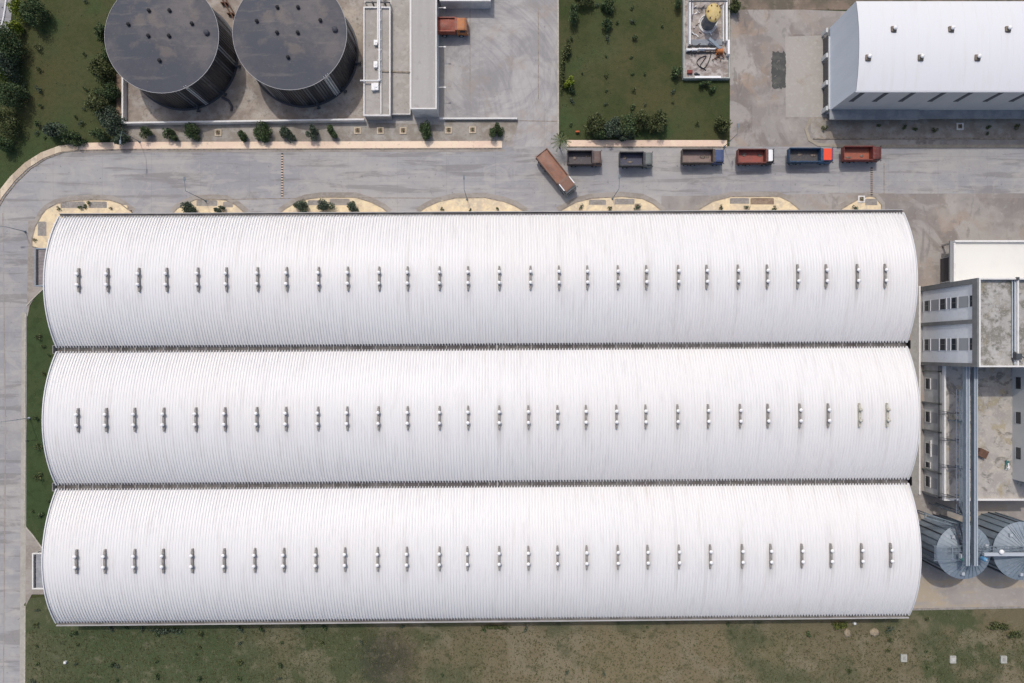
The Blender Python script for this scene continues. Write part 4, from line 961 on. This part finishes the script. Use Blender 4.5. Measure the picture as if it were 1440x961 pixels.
# ------------------------------------------------------------------ vegetation
def leaf(mb, c, s, rn, mi=0, up=.5):
    d = Vector((rn.gauss(0, 1), rn.gauss(0, 1), rn.gauss(0, 1)*.6+up)).normalized()
    q = d.to_track_quat('Z', 'Y'); a = rn.uniform(0, 6.28)
    u = q @ Vector((math.cos(a), math.sin(a), 0)); v = q @ Vector((-math.sin(a), math.cos(a), 0))
    w = s*rn.uniform(.45, .75); l = s*rn.uniform(.8, 1.25)
    mb.add([c-u*l*.5, c+v*w*.5, c+u*l*.5, c-v*w*.5], [(0, 1, 2, 3)], mi)
def crown_mesh(rx, ry, h0, h1, nleaf, s, rn, lobes=None):
    mb = MB(); nl = lobes or max(5, int((rx+ry)*3.2))
    L = []
    for k in range(nl):
        a = rn.uniform(0, 6.28); d = math.sqrt(rn.random())*.68
        L.append((Vector((rx*d*math.cos(a), ry*d*math.sin(a), lerp(h0, h1, rn.uniform(.3, .8)-.25*d))), rn.uniform(.3, .52)))
    for i in range(nleaf):
        c, k = L[rn.randrange(nl)]
        d = Vector((rn.gauss(0, 1), rn.gauss(0, 1), rn.gauss(0, 1))).normalized()*(rn.random()**.35)
        p = c+Vector((d.x*rx*k, d.y*ry*k, d.z*(h1-h0)*.42))
        leaf(mb, p, s, rn)
    return mb, L
def trunk_mesh(h, r, L, rn):
    mb = MB(); top = Vector((rn.uniform(-.1, .1), rn.uniform(-.1, .1), h*.45))
    mb.tube((0, 0, 0), top, r, 7, 0, r*.7)
    for c, k in L[:7]: mb.tube(top, (c.x*.8, c.y*.8, c.z), r*.45, 5, 0, r*.12)
    return mb
def tree(name, px, py, wpx_, hpx, h, mat, label, cat='tree', group=None, dens=1.0, s=.26, z=.05):
    rn = random.Random(int(px*31+py*7)); h *= .85; g = P(px, py, h*.5)
    rx, ry = wpx_*.129/2*1.16, hpx*.129/2*1.16
    t = empty(name, (g.x, g.y, z), 0, label, cat, group)
    nleaf = int(max(90, rx*ry*560*dens))
    mb, L = crown_mesh(rx, ry, h*.05, h, int(nleaf*(.75 if h > 4 else 1)), s*1.2, rn)
    mb.build('crown', mat, t); trunk_mesh(h, .04+.02*h, L, rn).build('trunk', BARK, t)
    return t
strip_trees = [(205, 187, 15, 17, 'round dark tree in the planting bed, first from the left end'), (240, 190, 18, 17, 'lopsided tree in the planting bed below the left tank'),
 (270, 185, 22, 23, 'widest dark tree in the planting bed directly below the left tank'), (341, 190, 13, 19, 'slim tree in the planting bed below the gap between the tanks'),
 (369, 185, 22, 28, 'tallest bushy tree in the planting bed left below the right tank'), (405, 185, 22, 22, 'ragged tree in the planting bed straight below the right tank'),
 (438, 187, 16, 20, 'thin-leaved tree in the planting bed right below the right tank'), (469, 184, 15, 18, 'small tree in the planting bed left of the narrow shed'),
 (600, 183, 20, 26, 'tree in the shade at the foot of the long grey roof'), (698, 184, 19, 22, 'lone leafy tree at the east end of the planting bed')]
for x, y, w, h, lb in strip_trees: tree('street_tree', x, y, w, h, 3.2, LEAFB if x in (405, 438) else LEAF, lb, group='trees in the planting bed', dens=1.25, s=.24)
for x, y, w, h, lb in [(265, 291, 18, 18, 'left of the two small trees on the second kerbed island'), (307, 294, 15, 11, 'right of the two small trees on the second kerbed island'),
                       (422, 290, 20, 17, 'left of the three trees on the third kerbed island'), (458, 289, 22, 17, 'middle of the three trees on the third kerbed island'), (497, 291, 21, 14, 'right of the three trees on the third kerbed island')]:
    tree('small_tree', x, y, w, h, 3.0, LEAFB, lb, group='trees on the kerbed islands', dens=1.5, s=.22, z=.15)
for x, y, w, h, H_, m, lb in [
    (8, 60, 34, 56, 7, LEAF, 'dark tree at the left edge near the top corner'), (26, 14, 22, 24, 5, LEAFY, 'bright yellow-green bush near the top left corner'),
    (20, 38, 16, 15, 4, LEAFY, 'smaller yellow-green bush below the bright one, top left'), (46, 18, 30, 34, 6, LEAF, 'spreading dark tree right of the yellow-green bush'),
    (6, 90, 28, 46, 7, LEAFB, 'bluish dark tree at the left edge, above the yellow-green one'), (2, 104, 12, 22, 7.5, LEAFY, 'yellow-green treetop cut by the left edge'),
    (12, 132, 30, 40, 7, LEAF, 'big dark tree at the left edge halfway down the lawn'), (8, 172, 30, 34, 5, LEAFO, 'olive bush at the left edge'), (6, 203, 22, 18, 4, LEAF, 'dark bush at the left edge above the curved path'),
    (142, 96, 26, 34, 4.5, LEAFO, 'loose tree against the left tank, uppermost large one'), (143, 45, 12, 26, 3.5, LEAF, 'thin dark shrub touching the left side of the left tank'),
    (150, 75, 16, 20, 3.5, LEAF, 'small dark tree between the thin shrub and the loose tree by the left tank'),
    (137, 144, 30, 34, 5, LEAFO, 'broad leafy tree left of the tank yard wall'), (152, 130, 26, 28, 4, LEAF, 'dark tree touching the tank yard wall'),
    (155, 168, 30, 34, 5, LEAFB, 'bluish leafy tree at the corner of the tank yard wall'), (165, 192, 30, 20, 3.5, LEAFB, 'low bluish bush where the path meets the planting bed'),
    (140, 188, 22, 20, 4, LEAF, 'dark bush between the corner tree and the footpath'), (78, 184, 30, 22, 4, LEAFB, 'low bluish bush beside the curved footpath'), (98, 194, 34, 20, 3.5, LEAF, 'dark spreading bush close to the curved footpath'),
    (836, 172, 28, 30, 4.5, LEAFO, 'leftmost tree of the row at the south edge of the middle lawn'), (862, 180, 26, 28, 4.5, LEAFB, 'second tree of the row at the south edge of the middle lawn'),
    (884, 176, 26, 32, 5, LEAF, 'third tree of the row at the south edge of the middle lawn'), (905, 170, 24, 30, 5, LEAFO, 'fourth tree of the row at the south edge of the middle lawn'),
    (927, 172, 26, 32, 4.5, LEAFO, 'rightmost thin tree of the row at the south edge of the middle lawn'), (847, 188, 24, 16, 3, LEAF, 'low dark bush in front of the row on the middle lawn'),
    (878, 190, 26, 14, 3, LEAFB, 'low bluish bush by the footpath on the middle lawn'),
    (800, 116, 15, 14, 3.2, LEAFY, 'yellow-green bush at the west edge of the middle lawn'), (803, 126, 11, 8, 2.2, LEAF, 'dark bush just under the yellow-green one on the middle lawn'),
    (805, 18, 14, 26, 4, LEAF, 'dark tree at the top left of the middle lawn'), (822, 2, 26, 10, 3.5, LEAFO, 'olive bush cut by the top edge over the middle lawn'),
    (853, 33, 14, 14, 3, LEAF, 'round dark bush in the upper part of the middle lawn'), (856, 6, 20, 18, 3.5, LEAF, 'dark tree cut by the top edge of the middle lawn'),
    (798, 68, 12, 24, 2.2, LEAFO, 'thin scrub along the west edge of the middle lawn'), (791, 100, 7, 60, 1.6, LEAFO, 'long weedy fringe at the west edge of the middle lawn'),
    (952, 102, 13, 22, 2.8, LEAF, 'dark bush left of the machinery compound'), (991, 119, 14, 10, 2.2, LEAF, 'small bush under the south wall of the compound'), (1002, 126, 10, 10, 1.8, LEAF, 'tiny bush below the compound wall, towards the road'),
    (1014, 176, 24, 22, 4, LEAFO, 'round tree in the south-east corner of the middle lawn'), (955, 5, 10, 14, 3.5, LEAF, 'dark tree touching the top of the compound wall'),
    (1032, 6, 16, 22, 3.5, LEAFO, 'bush at the top right of the compound'), (790, 190, 10, 8, 2, LEAFO, 'low weeds at the corner where the side road meets the road')]:
    tree('tree' if H_ > 4 else 'bush', x, y, w, h, H_, m, lb, 'tree' if H_ > 4 else 'bush', dens=1.0, s=.28, z=.05)
# palms at the road corner
def palm(px, py, h, r, label, nf=13):
    rn = random.Random(int(px)); c = P(px, py, h); t = empty('palm_tree', (c.x, c.y, .05), 0, label, 'palm')
    mb = MB(); mb.tube((0, 0, 0), (0, 0, h), .16, 8, 0, .11); mb.build('trunk', BARK, t)
    for k in range(nf):
        a = 6.28*k/nf+rn.uniform(-.15, .15); fb = MB(); L_ = r*rn.uniform(.8, 1.1); prev = None
        for j in range(8):
            u = (j+.5)/8; d = L_*u; z = h+.35*math.sin(u*2.2)-.9*u*u; p = Vector((d*math.cos(a), d*math.sin(a), z))
            if prev: fb.bar(prev, p, .04, .03)
            prev = p
            for sg in (-1, 1):
                w = L_*.3*(1-abs(u-.4))
                q = p+Vector((math.cos(a+sg*.9), math.sin(a+sg*.9), -.3))*w; m_ = Vector((math.cos(a), math.sin(a), 0))*.07
                fb.add([p-m_, p+m_, q], [(0, 1, 2)])
        fb.build('frond', LEAFO if k % 3 else LEAF, t)
palm(789, 199, 3.6, 1.9, 'spiky palm at the corner of the side road and the road', 13)
# young shrubs dotted over the lawns
base_shrubs = []
for k in range(4):
    rn = random.Random(50+k); t = empty('shrub', (0, 0, 0)); mb, L = crown_mesh(.46+.06*k, .5, .0, .75, 80, .22, rn, 4); mb.build('foliage', [LEAF, LEAFO, LEAF, LEAFB][k], t)
    b = MB(); b.tube((0, 0, 0), (.05, 0, .5), .04, 5); b.build('stem', BARK, t); base_shrubs.append([t, False])
def shrubs(lst, label, group, z=.06):
    for i, it in enumerate(lst):
        x, y = it[0], it[1]; sc = it[2] if len(it) > 2 else 1.0
        bs_ = base_shrubs[(i*7+int(x)) % 4]
        if not bs_[1]: o_ = bs_[0]; bs_[1] = True
        else: o_ = copy_tree(bs_[0])
        c = P(x, y, .5); o_.location = (c.x, c.y, z); o_.scale = (sc, sc, sc); o_.rotation_euler = (0, 0, i*1.3); tag(o_, label, 'shrub', group)
shrubs([(58, 43), (54, 68, 1.5), (55, 97, 1.2), (34, 120), (55, 125, 1.5), (55, 148, 1.1), (52, 176, 1.6), (17, 199, 1.4), (118, 75, .9), (119, 124, 1.2), (113, 172, 1.2), (105, 165, .9), (119, 2, .9), (61, 193, .8), (117, 152, .8), (50, 186, 1)],
       'small young shrub dotted over the west lawn by the dark tanks', 'young shrubs on the west lawn')
shrubs([(839, 6, 1.2), (889, 10, 1.1), (889, 31, 1.2), (869, 31, 1), (932, 36, .9), (891, 53, 1.6), (853, 54, 1.3), (853, 79, .7), (888, 80, .9), (803, 53, 1.1), (890, 103, .9), (907, 103, .9), (853, 106, 1), (853, 127, .9), (891, 127, 1.1), (946, 128, 1.1), (803, 142, 1.2), (852, 147, .9), (890, 151, 1.6), (980, 174, 1.1), (907, 147, .7), (819, 103, .7), (947, 143, .7), (803, 175, 1.1)],
       'small young shrub dotted over the middle lawn west of the compound', 'young shrubs on the middle lawn')
shrubs([(60, 487, 1.2), (54, 475, 1.3), (68, 500, .8), (60, 525, .9), (50, 587, 1.4), (54, 629, 1.5), (55, 671, 1.7), (69, 706, 1.2), (56, 725, 1.5), (45, 720, .8)],
       'small dark shrub on the narrow lawn along the west end of the warehouse', 'shrubs on the narrow west lawn')
shrubs([(51, 858, .9), (50, 880, 1.1), (50, 910, .8), (51, 935, 1), (47, 959, 1.4), (103, 890, 1.4), (98, 893, 1), (108, 907, .8), (158, 934, 1.4), (164, 936, 1.2), (105, 934, .8), (154, 884, 1.3), (176, 884, 1), (200, 885, 1.2), (220, 892, 1.2), (219, 931, 1), (220, 952, 1.5), (282, 891, 1.3), (279, 910, .9), (275, 921, .9), (278, 955, 1.5), (336, 886, 1.5), (337, 906, 1), (336, 931, 1.4), (336, 955, 1.3), (163, 958, .9),
        (368, 886, 1.6), (395, 905, 1), (394, 934, 1.5), (392, 954, .9), (424, 883, 1.3), (455, 883, 1.5), (453, 904, .9), (508, 903, .9), (565, 881, 1), (621, 951, 1), (680, 887, 1.2), (740, 886, 1.1), (1138, 893, 1.4), (1250, 884, 1.5), (1253, 901, 1.1), (1250, 915, .8), (1251, 941, 1), (1304, 871, 1), (1304, 917, .9), (1305, 940, .8), (1195, 943, 1.2), (850, 948, 1), (910, 882, .8), (796, 946, 1.1), (1024, 880, 1)],
       'small dark shrub in the grass field south of the warehouse', 'shrubs in the south field')
tree('bush', 1182, 881, 22, 12, 1.6, leafmat('leaves_weedy', (.06, .085, .03), (.20, .21, .06)), 'yellow-green weedy bush at the warehouse foot beside two sandy heaps', 'bush', dens=.6)
tree('bush', 1404, 882, 34, 14, 1.2, LEAFO, 'sprawling low bush in the field below the silo apron', 'bush', dens=.4)
tree('bush', 1428, 893, 20, 12, 1.2, LEAFO, 'small low bush right of the sprawling one below the silo apron', 'bush', dens=.4)
tree('bush', 700, 882, 40, 7, .9, LEAFO, 'thin ragged scrub at the warehouse foot near the middle', 'bush', dens=.5)
tree('bush', 235, 888, 50, 8, .9, LEAFB, 'bluish low scrub at the warehouse foot towards the left', 'bush', dens=.5)
# plants in the island strips
shrubs([(621, 294.5, .9), (661, 295, .8), (700, 294, .9), (818, 292, 1.1), (857, 293, 1.1), (896, 291, 1.3), (1013, 292.5, 1.2), (1050, 292.5, 1.1), (1089, 292.5, 1.1), (1204, 292, 1.2), (112, 292, 1.2), (119, 290, 1.1), (125, 285, .9), (82, 293, .9), (155, 293, .7), (48, 338, .8)],
       'little shrub planted in the tan kerbed islands along the warehouse', 'shrubs in the kerbed islands', .15)
shrubs([(1288, 181, 1.1), (1273, 178, 1.2), (1315, 183, 1.2), (1391, 179, 1.2), (1429, 178, 1.3), (1237, 176, 1), (1390, 187, .9), (1160, 180, 1.2)],
       'little shrub in the shaded bed south of the tall white shed', 'shrubs in the shaded bed', .05)

# square tree pits
pit = empty('tree_pit', (0, 0, 0)); mb = MB(); r0, r1 = .62, .40
for q in ((-r0, -r0, r0, -r1), (-r0, r1, r0, r0), (-r0, -r1, -r1, r1), (r1, -r1, r0, r1)): mb.box(q[0], q[1], 0, q[2], q[3], .14)
mb.build('frame', M('cream_concrete_frame', (.58, .49, .36), [n((.45, .38, .28), 2, .45, .65, .6)]), pit)
mb = MB(); mb.box(-r1, -r1, 0, r1, r1, .03); mb.build('soil', BROWNP, pit)
mb = MB(); rn = random.Random(9)
for k in range(22): leaf(mb, Vector((rn.gauss(0, .14), rn.gauss(0, .14), rn.uniform(.1, .6))), .2, rn)
mb.tube((0, 0, 0), (0, 0, .6), .03, 5); mb.build('sapling', LEAF, pit)
pits = [(307, 187, 'square tan tree pit below the gap between the two tanks'), (503, 184, 'square tan tree pit left below the narrow shed'), (535, 184, 'square tan tree pit below the narrow shed'),
        (567, 184, 'square tan tree pit below the low stained annex'), (631, 183.5, 'square tan tree pit at the yard wall, left of two'), (664.5, 183, 'square tan tree pit at the yard wall, right of two'),
        (1211, 280.5, 'white-framed square pit on the last kerbed island'), (1350, 178, 'pale square pit in the shade of the tall white shed'), (896, 291, 'dark-filled square pit on the fifth kerbed island')]
for i, (x, y, lb) in enumerate(pits):
    o_ = pit if i == 0 else copy_tree(pit); c = P(x, y, .1); o_.location = (c.x, c.y, .05 if y < 200 else .15); tag(o_, lb, 'tree pit', 'square tree pits')
    if x in (1211, 1350): 
        for cc in o_.children:
            if cc.name.startswith('frame'): cc.data = cc.data.copy(); cc.data.materials[0] = PARW

# ------------------------------------------------------------------ street lamps
def lamp(px, py, h, arm, label, col=GALVD):
    c = P(px, py); t = empty('street_lamp', (c.x, c.y, .05), 0, label, 'street lamp', 'street lamps')
    mb = MB(); mb.tube((0, 0, 0), (0, 0, h), .075, 8, 0, .04); mb.lathe([(.2, 0), (.2, .3), (.12, .34)], 10, (0, 0)); mb.build('pole', col, t)
    a = Vector(arm); mb = MB(); mb.tube((0, 0, h-.1), (a.x, a.y, h+.25), .045, 6); mb.build('arm', col, t)
    d = a.normalized(); mb = MB(); mb.bar((a.x, a.y, h+.25), (a.x+d.x*.7, a.y+d.y*.7, h+.3), .28, .12); mb.build('lamp_head', col, t)
lamp(290, 283, 8, (0, 1.6), 'street lamp on the second kerbed island, arm over the road')
lamp(657, 281, 8, (0, 1.6), 'street lamp on the fourth kerbed island, arm over the road')
lamp(861, 280, 8, (0, 1.6), 'street lamp on the fifth kerbed island near the angled truck')
lamp(1018, 207, 7.5, (0, 1.0), 'street lamp at the east end of the lawn footpath')
lamp(42, 588, 7.5, (-1.6, 0), 'pale street lamp on the narrow lawn, arm over the west road', GALVL)
lamp(197, 200, 6, (0, -1.6), 'street lamp at the west end of the planting bed')
lamp(36, 326, 5, (-1.2, 0), 'short street lamp at the road bend beside the wrapping island')
# speed humps made of studs
def hump(px, y0, y1, label, st=3.1):
    a = P(px, y0); b = P(px, y1); t = empty('speed_hump', (a.x, a.y, .03), 0, label, 'speed hump', 'studded speed humps')
    L_ = a.y-b.y; mb = MB(); mb.box(-.14, -L_, 0, .14, 0, .05, 0)
    mb.build('base_strip', CREAM, t)
    k = 0; y = 0; mb = MB()
    while y < L_-.2:
        mb.box(-.17, -y-.24, .02, .17, -y, .085, 0); y += st*.155
    mb.build('stud', BLACK, t)
hump(397, 216, 278, 'dotted dark speed hump across the road left of the third kerbed island')
hump(1225.5, 236, 275, 'dotted dark speed hump across the road by the last red truck', 2.6)
# field things
for i, (x, y, lb) in enumerate(((1271.5, 926, 'pale square manhole in the field, leftmost of three'), (1340.5, 928, 'pale square manhole in the field, middle of three'), (1412, 928, 'pale square manhole in the field, rightmost of three'))):
    c = P(x, y, .4); mb = MB(); t = empty('manhole', (c.x, c.y, .05), 0, lb, 'manhole', 'square manholes in the field')
    mb.box(-.55, -.68, 0, .55, .68, .35); mb.build('chamber', M('manhole_concrete', (.44, .44, .40), [n((.34, .34, .3), 1.5, .45, .65, .6)]) if i == 0 else bpy.data.materials['manhole_concrete'], t)
    mb = MB(); mb.box(-.24, -.3, .35, .24, .3, .41); mb.build('cover', [CONC, M('cover_pale', (.5, .5, .47)), CONC][i], t)
for x, y, w, h, lb in ((1191, 890, 11, 12, 'left of two sandy heaps at the warehouse foot'), (1229, 889, 13, 12, 'right of two sandy heaps at the warehouse foot')):
    c = P(x, y); mb = MB(); mb.blob((0, 0, .05), w*.065, h*.065, .4, 0, .22, 12, 6, random.Random(int(x)))
    tag(mb.build('sand_heap', M('sand_'+str(x), (.36, .30, .21), [n((.28, .23, .16), 2, .45, .65, .7)], bump=(6, .5)), loc=(c.x, c.y, 0)), lb, 'heap', 'sandy heaps')
for x, y, lb in ((1202, 877, 'white marker post at the warehouse foot near the sandy heaps'), (91.5, 932, 'tiny white marker post in the field near the lower left')):
    c = P(x, y, .4); mb = MB(); mb.box(-.2, -.2, 0, .2, .2, .5); mb.add([(-.2, -.2, .5), (.2, -.2, .5), (.2, .2, .5), (-.2, .2, .5), (0, 0, .62)], [(0, 1, 4), (1, 2, 4), (2, 3, 4), (3, 0, 4)])
    tag(mb.build('marker_post', WHITE, loc=(c.x, c.y, .05)), lb, 'marker post')
c = P(812, 185.5, .5); mb = MB(); mb.box(-.35, -.12, .3, .35, .12, .7); mb.box(-.3, -.05, 0, -.22, .05, .3); mb.box(.22, -.05, 0, .3, .05, .3)
tag(mb.build('sign_board', M('orange_red_sign', (.5, .12, .05)), loc=(c.x, c.y, .05)), 'little orange-red board on the lawn near the palm', 'sign')
# little grey post of the north-west lawn
hose('white_kerb_line', [(-6, 60), (4, 30), (10, -10)], .15, WHITE, 'white-painted edge rail in the top left corner', 'rail', .12)
slab('road', [(-40, 50), (-2, 50), (14, 45), (22, -40), (-40, -40)], .03, ROAD)

# ------------------------------------------------------------------ trucks
def paint(nm, c, dirt=.5): return M(nm, c, [n(tuple(x*.55+.03 for x in c), 1.2, .45, .7, dirt), n((.2, .17, .15), 3, .58, .75, .4)], rough=.55)
RESID = M('cargo_residue', (.16, .13, .115), [n((.28, .24, .2), 2, .5, .7, .7)])
def truck(cx_, cy_, L_, ang, bodym, floorm, cabm, label, W=2.45, cab_len=1.75, load=None, cabroof=None, hood=False, wall_h=1.35, gap=.18):
    c = P(cx_, cy_, 2.3); t = empty('tipper_truck', (c.x, c.y, .034), ang, label, 'truck', 'tipper trucks on the site')
    bx0 = -L_/2; bx1 = L_/2-cab_len-gap; fl = 1.25; top = fl+wall_h
    mb = MB(); mb.box(-L_/2+.3, -.45, .65, L_/2-.3, .45, .95); mb.box(-L_/2+.5, -W/2+.1, .95, bx1-.1, W/2-.1, fl-.02); mb.build('chassis', STEELD, t)
    mb = MB(); th = .09
    mb.box(bx0, -W/2, fl, bx1, -W/2+th, top, 0); mb.box(bx0, W/2-th, fl, bx1, W/2, top, 0); mb.box(bx0, -W/2+th, fl, bx0+th, W/2-th, top-.1, 0); mb.box(bx1-th, -W/2+th, fl, bx1, W/2-th, top+.12, 0)
    mb.box(bx0+th, -W/2+th, fl, bx1-th, W/2-th, fl+.08, 1)
    for k in range(6):      # side ribs
        x = bx0+.2+(bx1-bx0-.4)*k/5
        for sg in (-1, 1): mb.box(x-.05, sg*W/2, fl, x+.05, sg*(W/2+.07), top-.05, 0)
    for sg in (-1, 1): mb.box(bx0-.02, sg*(W/2-th-.02), top, bx1+.02, sg*(W/2+.05), top+.07, 2)
    mb.box(bx1-th-.02, -W/2+th+.02, top+.12, bx1+.3, W/2-th-.02, top+.18, 0)
    body = mb.build('tipper_body', [bodym, floorm, bodym], t)
    if load:
        lb = MB(); nx_, ny_ = 14, 8; rn = random.Random(int(cx_)); vs = []
        for i in range(nx_+1):
            for j in range(ny_+1):
                u, v = i/nx_, j/ny_; z = top-.3+.3*math.sin(math.pi*u)*math.sin(math.pi*v)+rn.uniform(-.07, .07)
                vs.append((lerp(bx0+th, bx1-th, u), lerp(-W/2+th, W/2-th, v), z))
        lb.add(vs, [(i*(ny_+1)+j, (i+1)*(ny_+1)+j, (i+1)*(ny_+1)+j+1, i*(ny_+1)+j+1) for i in range(nx_) for j in range(ny_)], 0, True)
        lb.build('load', load, body)
    else:
        rn = random.Random(int(cx_)); hb = MB()
        for k in range(2): hb.blob((rn.uniform(bx0+.7, bx1-.6), rn.uniform(-.6, .6), fl+.08), rn.uniform(.25, .6), rn.uniform(.2, .4), rn.uniform(.05, .13), 0, .25, 9, 5, rn)
        hb.build('cargo_residue', RESID, body)
    # cab: profile extruded across the width
    xf = L_/2; xb = L_/2-cab_len; ch = 2.75; w = W/2-.08
    prof = [(xb, .7), (xb, ch-.1), (xb+.12, ch), (xf-.38, ch), (xf-.12, ch-.15), (xf-.02, 1.75), (xf, 1.5), (xf, .7)]
    mb = MB(); nn_ = len(prof)
    # slightly rounded in plan: narrower roof
    def wy_(z): return w if z < 1.9 else w-.10*(z-1.9)/.85
    vs = [(x, -wy_(z), z) for x, z in prof]+[(x, wy_(z), z) for x, z in prof]
    mb.add(vs, [tuple(range(nn_))[::-1], tuple(range(nn_, 2*nn_))]+[(i, (i+1) % nn_, nn_+(i+1) % nn_, nn_+i) for i in range(nn_)])
    mb.box(xf-.02, -w-.02, .45, xf+.12, w+.02, .8)
    cab = mb.build('cab', cabm, t)
    mb = MB(); mb.box(xb+.25, -w+.25, ch, xf-.55, w-.25, ch+.05); mb.bar((xf-.5, -w+.2, ch+.08), (xf-.5, w-.2, ch+.08), .12, .12)
    if cabroof and L_ > 8.5:
        rb = MB()
        for sg in (-1, 1): rb.box(xb+.1, sg*(w-.12), ch+.05, xf-.75, sg*(w+.04), ch+.22)
        rb.build('roof_rail', WHITE, cab)
    if cabroof: mb.box(xb+.15, -w+.12, ch+.05, xf-.6, w-.12, ch+.12, 0)
    mb.build('cab_roof', cabroof or cabm, cab)
    mb = MB(); mb.add([(xf-.105, -w+.2, ch-.2), (xf-.0, -w+.12, 1.8), (xf-.0, w-.12, 1.8), (xf-.105, w-.2, ch-.2)], [(0, 1, 2, 3)]); mb.build('windscreen', GLASSD, cab)
    for sg in (-1, 1):
        mb = MB(); mb.box(xb+.55, sg*(w-.06), 1.85, xf-.35, sg*(w+.01), ch-.35); mb.build('side_window', GLASSD, cab)
        mb = MB(); mb.bar((xf-.25, sg*w*.95, 2.3), (xf+.0, sg*(w+.16), 2.3), .04, .04); mb.box(xf-.04, sg*(w+.10), 2.0, xf+.02, sg*(w+.22), 2.4); mb.build('mirror', BLACK, cab)
        mb = MB(); mb.tube((xf+.01, sg*(w-.3), .95), (xf+.06, sg*(w-.3), .95), .13, 12); mb.build('headlight', VENTW, cab)
    axles = [-L_/2+1.1, -L_/2+2.35, L_/2-1.15] if L_ > 6.4 else [-L_/2+1.25, L_/2-1.15]
    for x in axles:
        for sg in (-1, 1):
            mb = MB(); mb.tube((x, sg*(W/2-.42), .5), (x, sg*(W/2-.06), .5), .5, 18); wv = mb.build('wheel', RUBBER, t)
            mb = MB(); mb.tube((x, sg*(W/2-.1), .5), (x, sg*(W/2-.03), .5), .26, 12); mb.build('rim', GALV, wv)
    return t
S = (H-2.6)/F
truck(635.5, 35.5, 43*S, 0, paint('faded_red', (.30, .075, .045)), RUST, paint('orange_cab', (.46, .17, .055)), 'red and orange truck parked by the long grey roof in the yard', load=paint('red_load', (.30, .085, .055)), W=2.5, cab_len=1.9)
truck(782.5, 242, 69*S, R(-51.5), paint('brown_body', (.24, .14, .10)), RUST, paint('grey_cab', (.20, .225, .22)), 'angled brown-loaded truck turning out of the side road', load=paint('brick_load', (.30, .15, .10)), W=2.5, cab_len=2.35, cabroof=paint('brown_roof_rack', (.24, .12, .08)))
truck(822, 222, 48*S, 0, paint('dark_brown', (.055, .042, .045)), paint('dusty_floor', (.085, .075, .085)), paint('brown_cab', (.15, .10, .085)), 'dark brown truck, first of the parked row next to the angled one', cab_len=1.5)
truck(894.5, 224, 47*S, 0, paint('dark_slate', (.045, .048, .055)), paint('slate_floor', (.07, .075, .115)), paint('grey_green_cab', (.17, .19, .18)), 'dark slate truck with grey cab, second of the parked row', cab_len=1.5)
truck(988.5, 220, 59*S, 0, paint('taupe_body', (.085, .065, .055)), paint('taupe_floor', (.27, .20, .18)), paint('blue_cab', (.055, .09, .21)), 'long taupe truck with a blue cab, under the street lamp', cab_len=1.8)
truck(1063, 220, 51*S, 0, paint('brick_red', (.17, .05, .04)), paint('red_floor', (.33, .095, .075)), paint('dark_cab', (.035, .035, .04)), 'brick red truck with a white cab roof in the parked row', cab_len=1.35, cabroof=WHITE)
truck(1140.5, 218.5, 62*S, 0, paint('navy_body', (.028, .075, .15)), paint('navy_floor', (.085, .08, .085)), paint('blue_orange_cab', (.03, .12, .25)), 'long navy truck with a bright orange-red cab roof', cab_len=2.1, cabroof=M('bright_orange_red', (.80, .085, .04), rough=.5))
truck(1212.5, 216, 53*S, 0, paint('maroon_body', (.19, .045, .038)), paint('maroon_floor', (.38, .12, .075)), paint('maroon_cab', (.15, .04, .035)), 'maroon-red truck at the east end of the parked row', cab_len=1.4)

# ------------------------------------------------------------------ grass tufts (uncountable)
rn = random.Random(21); mb = MB()
def inside(px, py):
    if 40 < px < 1440 and 886 < py < 961: return True
    if 788 < px < 955 and 0 < py < 196: return True
    if 0 < px < 160 and 0 < py < 200: return True
    if 40 < px < 60 and 430 < py < 740: return True
    return False
cnt = 0
while cnt < 7000:
    if rn.random() < .85: px, py = rn.uniform(36, 1440), rn.uniform(884, 961)
    else: px, py = rn.uniform(0, 1026), rn.uniform(0, 740)
    if not inside(px, py): continue
    cnt += 1; c = P(px, py)
    for k in range(4):
        a = rn.uniform(0, 6.28); l = rn.uniform(.12, .3); d = Vector((math.cos(a), math.sin(a), 0)); e = Vector((-d.y, d.x, 0))*.05
        b0 = Vector((c.x, c.y, .055)); mb.add([b0-e, b0+e, b0+d*l+Vector((0, 0, rn.uniform(.1, .28)))], [(0, 1, 2)])
tag(mb.build('grass', TUFT), kind='stuff')
